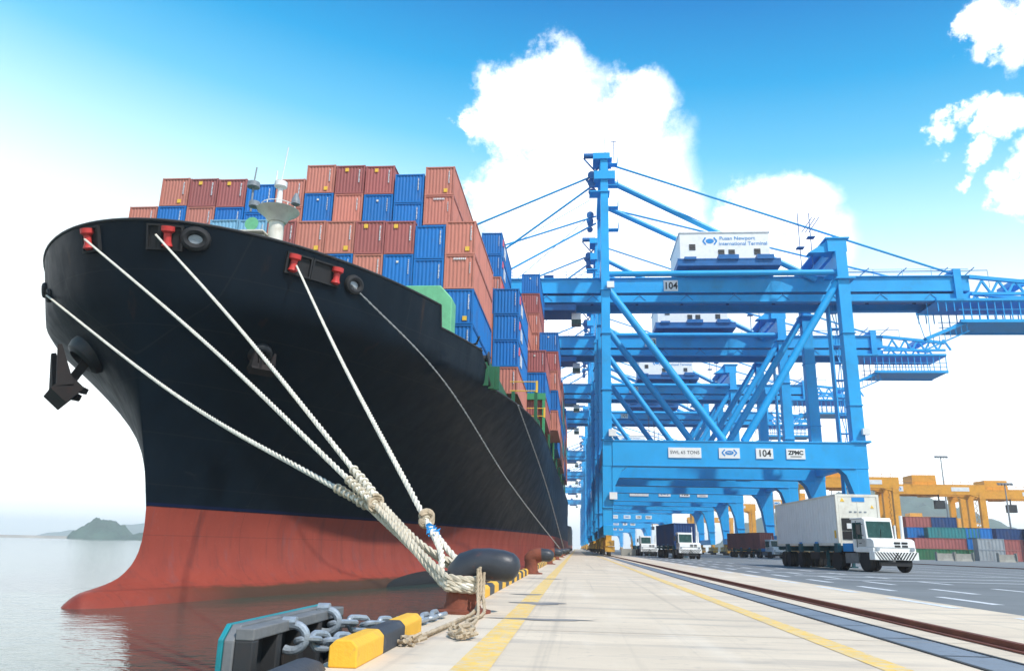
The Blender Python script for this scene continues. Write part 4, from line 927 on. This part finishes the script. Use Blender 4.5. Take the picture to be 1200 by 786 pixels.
for i, (lab, P, Q, zl) in enumerate(ROPES):
    o = empty('mooring_rope', P[0], 0, label=lab, cat='mooring rope', group='white mooring ropes to the nearest bollard'); off = Vector(P[0])
    loc = lambda p: Vector(p) - off
    m_ = MB(); rope(m_, [loc(p) for p in P], .052); m_.build('rope_line', M['rope'], o)
    S = Vector(P[-1]); d = Vector((S.x - BC.x, S.y - BC.y, 0)).normalized(); pr = Vector((-d.y, d.x, 0)); m_ = MB()
    for sgn in (1, -1):                                           # the two legs of the eye, closing round the far side of the column
        mid = Vector(Q[0]) + pr * .075 * sgn
        path = [S, mid, BC + pr * .29 * sgn + d * .12 + Vector((0, 0, zl + .06)), BC + pr * .27 * sgn - d * .08 + Vector((0, 0, zl)), BC - d * .29 + pr * .06 * sgn + Vector((0, 0, zl - .02)), BC - d * .29 - pr * .02 * sgn + Vector((0, 0, zl - .02))]
        if i == 3 and sgn < 0: path = path[:3]
        rope(m_, [loc(p) for p in path], .05, .05, .36)
    m_.build('eye_splice', M['eyerope'] if i != 3 else M['rope'], o)
    m_ = MB(); back = Vector(P[-2]); dr = (back - S).normalized()
    for k in range(7 if i < 3 else 2):                            # whippings of the splice
        c = loc(S + dr * (.05 + k * .17)); u = dr.cross(Vector((0, 0, 1))).normalized(); v = dr.cross(u); rr = .052 + .02 * random.random()
        m_.tube([c + (u * math.cos(a) + v * math.sin(a)) * rr for a in [2 * math.pi * j / 12 for j in range(12)]], .022 + .01 * random.random(), 6, closed=True)
    m_.build('whipping', M['eyerope'] if i != 2 else M['rope'], o)
    if i in (1, 3):
        m_ = MB(); c = loc(S); rs = random.Random(i)
        for k in range(5): 
            a0 = rs.uniform(0, 6); m_.tube([c + Vector((.10 * math.cos(a0 + t), .07 * math.sin(a0 + t * 1.3), .10 * math.sin(a0 + t) + .02 * k)) for t in np.linspace(0, 5.5, 14)], .026, 6)
        m_.build('knot', M['oldrope'], o)
    if i == 3:
        m_ = MB(); rs = random.Random(2); c0_ = loc(S.lerp(Vector(Q[0]), .22)); c1_ = loc(S.lerp(Vector(Q[0]), .62))
        for k in range(16):
            c = c0_.lerp(c1_, rs.random()); V = [c + Vector((rs.uniform(-.09, .09), rs.uniform(-.09, .09), rs.uniform(-.09, .09))) for _ in range(4)]; m_.add(V, [(0, 1, 2), (0, 2, 3), (0, 3, 1), (1, 3, 2)])
        m_.build('plastic_wrap', M['cyan'], o)
for lab, P, r in (('thin grey mooring line running from the forecastle chock to a far bollard', [tuple(SW(8.6, 6.35, 13.95)), tuple(SW(12.5, 12.4, 10.2)), (-4.6, 55.0, 5.05), (-1.5, 79, .6)], .055),
                  ('thin grey mooring line from the side deck down to a far bollard', [tuple(SW(15.6, 28, 11.5)), (-2.9, 74, 6.6), (-1.5, 96, .6)], .06)):
    m_ = MB(); off = Vector(P[0]); rope(m_, [Vector(p) - off for p in P], r, .3, .8, 2, 5); o = m_.build('mooring_line', M['greyrope']); o.location = off; tag(o, lab, 'mooring rope')
o = empty('rope_tail', (-1.33, 11.0, 0), 0, label='loose frayed rope ends lying on the concrete at the roped bollard', cat='rope'); off = Vector((-1.33, 11.0, 0))
for P, r in (([(-1.34, 11.05, .62), (-1.31, 10.98, .3), (-1.36, 10.75, .06), (-1.42, 9.7, .035), (-1.47, 8.7, .035), (-1.52, 7.9, .035), (-1.58, 7.5, .04)], .028),
             ([(-1.28, 11.05, .55), (-1.27, 10.95, .25), (-1.22, 10.6, .05), (-1.30, 9.6, .035), (-1.12, 8.8, .035), (-1.30, 8.35, .035), (-1.12, 8.0, .035), (-1.02, 8.3, .04)], .026),
             ([(-1.36, 11.0, .6), (-1.34, 10.92, .3), (-1.28, 10.5, .05), (-1.20, 9.4, .035), (-1.24, 8.9, .06), (-1.36, 8.7, .035), (-1.24, 8.5, .035)], .024)):
    m_ = MB(); rope(m_, [Vector(p) - off for p in P], r, .05, .2); m_.build('strand', M['oldrope'], o)
rs = random.Random(5)
for c in ((-1.56, 7.55, .04), (-1.12, 8.05, .05), (-1.26, 8.55, .04)):
    m_ = MB()
    for k in range(12):
        a = Vector(c) - off + Vector((rs.uniform(-.08, .08), rs.uniform(-.12, .12), rs.uniform(-.02, .03))); m_.tube([a, a + Vector((rs.uniform(-.08, .08), rs.uniform(-.12, .12), rs.uniform(-.01, .04)))], .018, 5)
    m_.build('frayed_end', M['oldrope'], o)

# ------------------------------------------------------------------ trucks
def wheel(parent, x, y, r, w, rimmat=None):
    o = MB().lathe([(r * .62, -w / 2), (r * .93, -w / 2), (r, -w * .36), (r, w * .36), (r * .93, w / 2), (r * .62, w / 2)], (0, 0, 0), 'x', 24).build('wheel', M['black'], parent, ang=40)
    o.location = (x, y, r); sg = -1 if x < 0 else 1
    q = MB(); q.lathe([(r * .63, -w * .42 * sg), (r * .60, w * .30 * sg), (r * .25, w * .18 * sg), (r * .22, w * .46 * sg), (.02, w * .47 * sg)], (0, 0, 0), 'x', 18); q.build('rim', rimmat or M['fender'], o); return o
def tractor(loc, rz, label):
    o = empty('terminal_tractor', loc, rz, label=label, cat='truck', group='white terminal tractors'); W = M['white']
    q = MB(); q.box(-.45, .45, .35, 5.0, .62, .92); q.box(-.85, .85, 2.5, 4.9, .85, 1.08); q.build('chassis', M['dark'], o, smooth=False)
    q = MB(); q.box(-1.16, -.78, 1.75, 3.1, .42, .98); q.lathe([(.3, -.4), (.3, .4)], (.95, 2.4, .7), 'y', 14); q.build('fuel_tank', M['fender'], o, smooth=False)
    q = MB(); q.box(-1.22, 1.22, .12, 1.9, 1.02, 1.28); q.prism([(.08, 1.28), (1.9, 1.28), (1.9, 1.80), (.75, 1.76), (.34, 1.74), (.13, 1.64)], -1.18, 1.18, 'x'); q.build('hood', W, o, smooth=False, bevel=.03)
    q = MB()
    for x in (.0, .42):
        for z in (1.36, 1.53): q.box(x, x + .32, .07, .16, z - .05, z + .05)
    q.build('grille', M['ink'], o, smooth=False)
    for x in (-1.0, .98):
        q = MB(); q.lathe([(.11, 0), (.11, .05)], (x, .03, 1.2), 'y', 14); q.build('headlight', M['galv'], o)
    q = MB(); q.box(-1.25, 1.25, -.02, .2, .64, 1.06); q.box(-1.25, -1.05, .2, .5, .64, 1.06); q.box(1.05, 1.25, .2, .5, .64, 1.06); bu = q.build('bumper', W, o, smooth=False, bevel=.02)
    q = MB()
    for k in range(18):
        x = -1.45 + k * .17; s = .30 if x < 0 else -.30
        pa = []
        for (u, w) in ((x, 1.05), (x + .085, 1.05), (x + .085 + s, .66), (x + s, .66)): pa.append((min(1.24, max(-1.24, u)), w))
        if pa[1][0] - pa[0][0] < .02 or pa[2][0] - pa[3][0] < .02: continue
        q.prism(pa, -.026, -.018, 'y')
    q.build('stripe', M['ink'], bu, smooth=False)
    q = MB(); q.prism([(.78, 1.05), (2.15, 1.05), (2.15, 2.78), (.85, 2.78), (.72, 1.75)], -1.18, .42, 'x'); q.box(-1.22, .46, .95, 2.22, 2.78, 2.86); cab = q.build('cab', W, o, smooth=False, bevel=.03)
    q = MB(); q.add([(-1.08, .70, 1.80), (.32, .70, 1.80), (.32, .81, 2.66), (-1.08, .81, 2.66)], [(0, 1, 2, 3)]); q.add([(-1.08, .712, 1.80), (.32, .712, 1.80), (.32, .822, 2.66), (-1.08, .822, 2.66)], [(3, 2, 1, 0)]); q.build('windscreen', M['glass'], cab, smooth=False)
    q = MB(); q.box(-1.195, -1.175, 1.15, 1.62, 1.72, 2.6); q.box(-1.195, -1.175, 1.72, 2.06, 1.72, 2.6); q.box(.415, .435, 1.15, 2.05, 1.85, 2.6); q.box(-.9, .1, 2.14, 2.165, 1.7, 2.6); q.build('window', M['glass'], cab, smooth=False)
    q = MB(); q.box(-1.20, -1.18, 1.66, 1.69, 1.1, 2.7); q.tube([(-1.22, 1.2, 1.5), (-1.22, 1.4, 1.5)], .02, 5); q.build('door_seam', M['dark'], cab, smooth=False)
    q = MB(); q.tube([(-.38, .69, 1.80), (-.3, .73, 2.25)], .015, 5); q.build('wiper', M['ink'], cab)
    q = MB(); q.tube([(-1.2, 1.0, 2.5), (-1.55, .85, 2.5), (-1.55, .85, 2.0), (-1.2, 1.0, 1.9)], .02, 5); q.box(-1.68, -1.46, .80, .87, 1.95, 2.45); q.build('mirror', M['ink'], cab, smooth=False)
    q = MB(); q.tube([(1.05, .95, 1.7), (1.05, .95, 3.0)], .09, 10); q.tube([(.98, 1.5, 1.7), (.98, 1.5, 2.5)], .06, 8); q.build('exhaust', W, o)
    q = MB(); q.box(-1.2, -.75, 2.25, 3.2, 1.05, 1.5); q.box(-.9, .9, 2.5, 3.0, 1.08, 1.35); q.build('battery_box', M['sblue'], o, smooth=False)
    for x in (-1.04, 1.04): wheel(o, x, 1.05, .55, .32)
    for x in (-.80, -1.10, .80, 1.10): wheel(o, x, 3.95, .55, .27)
    q = MB(); q.lathe([(.5, 1.08), (.5, 1.18)], (0, 4.1, 0), 'z', 18); q.build('fifth_wheel', M['dark'], o)
    q = MB(); q.box(-.9, .9, .1, .16, .34, .55); q.build('bumper_skirt', M['ink'], o, smooth=False)
    return o
def trailer(loc, rz, Ln, label):
    """origin below the front end of the load; extends towards +y"""
    o = empty('container_trailer', loc, rz, label=label, cat='trailer', group='container trailers'); ch = M['chassis']
    q = MB()
    for x in (-.48, .48): q.box(x - .09, x + .09, .1, Ln, 1.05, 1.36)
    for y in (.15, Ln * .3, Ln * .55, Ln * .78, Ln - .2): q.box(-1.2, 1.2, y - .12, y + .12, 1.12, 1.36)
    for y in (.15, Ln * .3, Ln * .55, Ln * .78):
        for x in (-1.28, 1.28): q.prism([(x - .09, 1.0), (x + .09, 1.0), (x + .09, 1.50), (x - .09, 1.50)], y - .28, y + .28, 'y')
    q.build('frame', ch, o, smooth=False)
    q = MB()
    for x in (-1.30, 1.30):
        for y in (Ln * .3, Ln * .55): q.box(x - .02, x + .02, y - .22, y + .22, 1.16, 1.6)
    q.build('corner_guide', M['sblue'], o, smooth=False)
    q = MB()
    for x in (-.75, .75): q.box(x - .08, x + .08, Ln * .27, Ln * .27 + .16, .18, 1.1); q.box(x - .2, x + .2, Ln * .27 - .1, Ln * .27 + .26, .1, .18)
    q.build('landing_leg', ch, o, smooth=False)
    q = MB(); q.box(-.9, .9, Ln * .36, Ln * .5, .55, 1.0); q.build('tool_box', M['dark'], o, smooth=False)
    ax = [Ln - 2.6, Ln - 1.35] if Ln > 8 else [Ln - 1.6, Ln - .5]
    if Ln > 8: ax = [Ln - 4.9, Ln - 2.5, Ln - 1.3]
    for y in ax:
        for x in (-.78, -1.08, .78, 1.08): wheel(o, x, y, .5, .27, M['dark'])
    return o
T0 = Vector((16.95, 44.0, 0)); TA = R(11)
tractor(T0, TA, 'white terminal tractor with striped bumper pulling the white refrigerated container')
def rotv(v, a): return Vector((v[0] * math.cos(a) - v[1] * math.sin(a), v[0] * math.sin(a) + v[1] * math.cos(a), 0))
kp = T0 + rotv((0, 3.9), TA); LA = R(2.2); tf = kp - rotv((0, .75), LA)
trailer(tf, LA, 12.2, 'dark teal chassis trailer carrying the white refrigerated container')
# refrigerated container
def reefer(loc, rz):
    o = empty('refrigerated_container', loc, rz, label='white refrigerated container riding on the nearest trailer, black cooling unit in its front', cat='container'); H = 2.9; w = 1.22
    q = MB(); q.box(-w + .01, w - .01, .06, 12.18, .1, H - .04)
    for k in range(24): q.box(-w - .004, -w + .01, .45 + k * .485, .47 + k * .485, .2, H - .15)
    for k in range(24): q.box(w - .01, w + .004, .45 + k * .485, .47 + k * .485, .2, H - .15)
    q.build('wall_panel', CC['white'], o, smooth=False)
    q = MB()
    for x in (-1, 1):
        a, b_ = sorted((x * (w + .02), x * (w - .12)))
        q.box(a, b_, -.0, .14, .0, H); q.box(a, b_, 12.06, 12.2, 0, H); q.box(a, b_, .14, 12.06, 0, .15); q.box(a, b_, .14, 12.06, H - .1, H)
    q.box(-w + .12, w - .12, .0, .1, H - .14, H); q.box(-w + .12, w - .12, 0, .1, 0, .16); q.build('frame', M['offwhite'], o, smooth=False)
    q = MB(); q.box(-w + .14, w - .14, .02, .07, .16, H - .14); q.box(-.95, .95, -.0, .06, 1.55, 1.6); q.box(-.02, .02, -.0, .06, 1.6, 2.7); q.build('front_panel', M['offwhite'], o, smooth=False)
    q = MB(); q.box(-.98, .98, -.015, .06, .85, 1.52); q.box(-.98, -.2, -.015, .06, .35, .8); u_ = q.build('cooling_unit', M['ink'], o, smooth=False)
    q = MB(); q.box(-.72, -.18, -.04, .0, .95, 1.25); q.box(-.45, -.15, -.04, 0, 1.3, 1.48); q.box(.1, .8, -.03, 0, .95, 1.1); q.build('control_box', M['white'], u_, smooth=False)
    q = MB(); q.box(-.30, .42, -.002, .05, H - .42, H - .18); q.build('name_plate', M['sblue'], o, smooth=False)
    q = MB(); q.prism([(-.98, H - .42), (-.72, H - .42), (-.85, H - .2)], -.002, .05, 'y'); q.prism([(.72, H - .78), (.92, H - .78), (.82, H - .6)], -.002, .05, 'y'); q.box(-w - .03, -w - .01, .35, .58, .42, .85); q.build('warning_sticker', M['stick'], o, smooth=False)
    q = MB(); [q.box(-.5 + k * .28, -.36 + k * .28, -.002, .05, 1.86, 1.94) for k in range(4)]; q.build('data_plate', M['grey'], o, smooth=False)
    return o
reefer(tf + Vector((0, 0, 1.37)), LA)
# second truck with a blue box, a bare tractor behind it, and a maroon one further right
t2 = Vector((12.6, 90, 0)); tractor(t2, R(3), 'white terminal tractor pulling the dark blue container under the portals')
k2 = t2 + rotv((0, 3.2), R(3)); a2 = R(4)
trailer(k2, a2, 12.2, 'chassis trailer under the dark blue container')
container(k2.x, k2.y, 1.38, a2, 12.19, 2.59, 'dark blue', 'dark blue container riding on a trailer under the crane portals', 'containers on trailers', 'code')
t3 = Vector((10.6, 118, 0)); tractor(t3, R(3), 'small white terminal tractor directly behind the dark blue container')
k3 = t3 + rotv((0, 3.2), R(3)); trailer(k3, 0, 12.2, 'empty chassis trailer behind the small white tractor')
t4 = Vector((31.8, 128, 0)); tractor(t4, R(24), 'white terminal tractor pulling the maroon container beside a crane leg')
k4 = t4 + rotv((0, 3.2), R(24)); trailer(k4, R(14), 12.2, 'chassis trailer under the maroon container')
container(k4.x, k4.y, 1.38, R(14), 12.19, 2.59, 'maroon', 'maroon container riding on a trailer beside a blue crane leg', 'containers on trailers', 'code')

# ------------------------------------------------------------------ container yard and its orange gantries
def rtg(loc, rz, label, sign=True, span=24, hgt=17.6):
    o = empty('yard_gantry_crane', loc, rz, label=label, cat='crane', group='orange yard gantry cranes'); og = M['orange']; h = hgt
    for y in (0, 7.5):
        q = MB(); q.box(-span / 2 - 1.0, span / 2 + 1.0, y - .55, y + .55, h - .4, h + 2.3); q.prism([(-span / 2 - .6, h), (-span / 2 + 4.5, h), (-span / 2 + .6, h - 1.2), (-span / 2 - .6, h - 1.2)], y - .5, y + .5, 'y'); q.prism([(span / 2 + .6, h), (span / 2 - 4.5, h), (span / 2 - .6, h - 1.2), (span / 2 + .6, h - 1.2)], y - .5, y + .5, 'y')
        q.build('girder', og, o, smooth=False)
        for x in (-1, 1):
            q = MB(); q.beam((x * span / 2, y, 1.6), (x * span / 2, y, h - .3), 1.5, 1.3, up=(0, 1, 0)); q.box(x * span / 2 - .8, x * span / 2 + .8, y - .7, y + .7, h - 1.5, h - 1.3); q.build('leg', og, o, smooth=False)
            q = MB()
            for e in (-.8, .8): q.lathe([(.75, -.3), (.75, .3)], (x * span / 2, y + e, .75), 'x', 14)
            q.build('wheel', M['black'], o)
    for x in (-1, 1):
        q = MB(); q.box(x * span / 2 - .6, x * span / 2 + .6, -1.8, 9.3, 1.2, 2.4); q.box(x * span / 2 - 1.3, x * span / 2 + .3, 2.4, 5.2, 2.4, 4.2); q.build('sill_beam', og, o, smooth=False)
        q = MB(); q.box(x * span / 2 - .4, x * span / 2 + .4, .5, 7, h + .4, h + 1.5); q.build('end_beam', og, o, smooth=False)
    q = MB(); q.box(-span * .22, -span * .22 + 6.2, .2, 7.3, h + 2.2, h + 4.9); q.box(-span * .22 - .8, -span * .22 + 7.2, -.6, 8.1, h + 2.0, h + 2.25); tr = q.build('trolley', og, o, smooth=False); q = MB(); q.box(-span * .1, span * .05, 1, 6, h - .8, h + .1); q.build('hoist', og, tr, smooth=False)
    q = MB(); q.box(-.1, 2.2, -.9, .9, h - 4.2, h - 2.0); q.tube([(1, 0, h - 2), (1, 0, h)], .2, 8); q.build('operator_cab', M['dark'], tr, smooth=False)
    q = MB()
    for k in range(24):
        z = 2.6 + k * .62; q.beam((span / 2 - 1.2, .2 if k % 2 else 1.6, z), (span / 2 - 1.2, 1.6 if k % 2 else .2, z + .62), .1, .1)
    for k in range(12): q.tube([(-span / 2 + k * 2.1, -.7, h + 2.1), (-span / 2 + k * 2.1, -.7, h + 3.1)], .05, 4)
    q.tube([(-span / 2, -.7, h + 3.1), (span / 2, -.7, h + 3.1)], .05, 4); q.build('ladder', og, o, smooth=False)
    if sign:
        q = MB(); q.box(-span * .48, -span * .48 + 3.4, -.62, -.56, h + .35, h + 1.75); s = q.build('sign_board', M['white'], o, smooth=False); q = MB(); hexlogo(q, -span * .48 + 1.7, -.66, h + 1.05, 2.3, 1.1, 0); q.build('emblem', M['sblue'], s, smooth=False)
        q = MB(); q.box(span * .18, span * .18 + 4.6, -.62, -.56, h + .5, h + 1.6); q.build('sign_board', M['white'], o, smooth=False)
    return o
g0 = rtg((98, 224, 0), R(-3), 'orange yard gantry crane straddling stacked containers, behind the white truck')
def gcopy(loc, rz, lab):
    c = copy_tree(g0); c.location = loc; c.rotation_euler.z = rz; c['label'] = lab; return c
gcopy((124, 238, 0), R(-3), 'orange yard gantry crane reaching over the long all blue stack')
gcopy((68, 205, 0), R(-3), 'orange yard gantry crane partly behind the front blue landside leg')
gcopy((84, 300, 0), R(-3), 'orange yard gantry crane seen beyond the white container top')
gcopy((60, 330, 0), R(-3), 'orange yard gantry crane seen between the second and third landside legs')
gcopy((78, 470, 0), R(-3), 'small orange yard gantry crane far away past the portals')
gcopy((48, 520, 0), R(-3), 'small orange yard gantry crane far away inside the portal openings')
gcopy((180, 430, 0), R(-3), 'distant orange yard gantry crane low behind the all blue stack')
gcopy((150, 470, 0), R(-3), 'distant orange yard gantry crane seen between legs of the big gantry')
gcopy((225, 480, 0), R(-3), 'distant orange yard gantry crane on the far side of the yard')
# yard stacks : near row of the block at right
YC = [
 (83.2, 205, 12.19, [('green', 0), ('maroon', 0), ('teal', 3.4)], 'front stack of the block behind the tractor'), (95.6, 205, 6.06, [('green', 0), ('blue', 0), ('blue', 0)], 'narrow blue stack beside the teal box'),
 (83.0, 208.5, 6.06, [('green', 0), ('maroon', 0), ('blue', 0), ('maroon', 0)], 'tallest stack of the block'), (89.2, 208.5, 6.06, [('green', 0), ('maroon', 0), ('blue', 0), ('dark blue', 0)], 'tall stack next to the tallest one'),
 (95.6, 200, 6.06, [('grey', 0), ('grey', 0)], 'grey stack behind the barrier pair'), (103.2, 206, 6.06, [('maroon', 0), ('maroon', 0), ('dark blue', 0)], 'stack beside the gantry foot'),
 (109.5, 205, 12.19, [('dark blue', 0), ('dark blue', 0), ('dark blue', 0)], 'long all blue stack'), (100.5, 211, 6.06, [('maroon', 0), ('dark blue', 0)], 'low stack under the gantry'),
 (75.5, 207, 6.06, [('maroon', 0), ('maroon', 0), ('maroon', 0)], 'maroon stack directly behind the tractor cab')]
for x, y, Ln, cols, nm in YC:
    z = 0
    for k, (c, dx) in enumerate(cols):
        container(x + dx, y, z, R(-90), Ln, 2.59, c, '%s container, %s level of the %s' % (c, ['ground', 'second', 'third', 'fourth'][k], nm), 'containers stacked in the yard', simple=True); z += 2.61
def barrier(loc, lab):
    q = MB(); q.prism([(0, 0), (.8, 0), (.62, .4), (.5, 1.5), (.3, 1.5), (.18, .4)], 0, 3.4, 'x'); q.box(-.12, 0, -.1, .9, 0, 1.8); q.box(3.4, 3.52, -.1, .9, 0, 1.8)
    o = q.build('concrete_barrier', M['barrier'], smooth=False); o.location = loc; return tag(o, lab, 'barrier', 'concrete barriers in the yard')
M['barrier'] = mat('barrier_concrete', (.34, .33, .29), .9, var=.2, scale=1, dirt=(.15, .14, .12), dirt_amt=.6)
b0 = barrier((74.4, 172, 0), 'concrete barrier before the green boxes, on the tractor side of its pair')
for loc, lab in (((78.1, 172, 0), 'concrete barrier of the pair, before the grey containers'), ((86.6, 172, 0), 'lone concrete barrier before the dark blue stack')):
    o = b0.copy(); COL.objects.link(o); o.location = loc; o['label'] = lab
def mast(loc, h, lab):
    o = empty('light_mast', loc, 0, label=lab, cat='light mast', group='yard light masts'); q = MB(); q.tube([(0, 0, 0), (0, 0, h)], [.32, .14], 10); q.build('pole', M['grey'], o)
    q = MB(); q.box(-1.9, 1.9, -.5, .5, h, h + .3)
    for k in range(5): q.box(-1.8 + k * .85, -1.4 + k * .85, -.7, .2, h - .35, h + .05)
    q.build('lamp_head', M['grey'], o, smooth=False); return o
mast((121, 232, 0), 21.0, 'short grey light mast above the long all blue stack'); mast((118, 262, 0), 32, 'grey light mast between the orange gantry legs'); mast((62, 255, 0), 44, 'tall thin light mast in the portal opening'); mast((104, 330, 0), 28, 'thin light mast above the tallest yard stack')
mast((44, 300, 0), 38, 'thin light mast far inside the portals')
# concrete blocks by the rail, far along
q = MB(); q.box(0, 2.2, 0, 1.2, 0, 1.0); o = q.build('concrete_block', M['barrier'], smooth=False, bevel=.05); o.location = (6.6, 120, 0); tag(o, 'pale concrete block beside the rail before the small white tractor', 'block')
# rust coloured lifting frame hanging under a far portal
o = empty('container_spreader', (20.5, 213, 17.2), 0, label='rusty brown lifting frame hung below the third portal beam', cat='spreader')
q = MB(); q.box(-1.8, 1.8, -6, 6, 0, .5); q.prism([(-1.4, .5), (1.4, .5), (.8, 1.7), (-.8, 1.7)], -1.6, 1.6, 'y'); q.build('frame', M['rust'], o, smooth=False)
q = MB(); [q.tube([(x, y, 1.6), (x, y, 21)], .05, 5) for x in (-.7, .7) for y in (-1.2, 1.2)]; q.build('hoist_rope', M['dark'], o)
# person-sized clutter at the crane foot: a white cable post
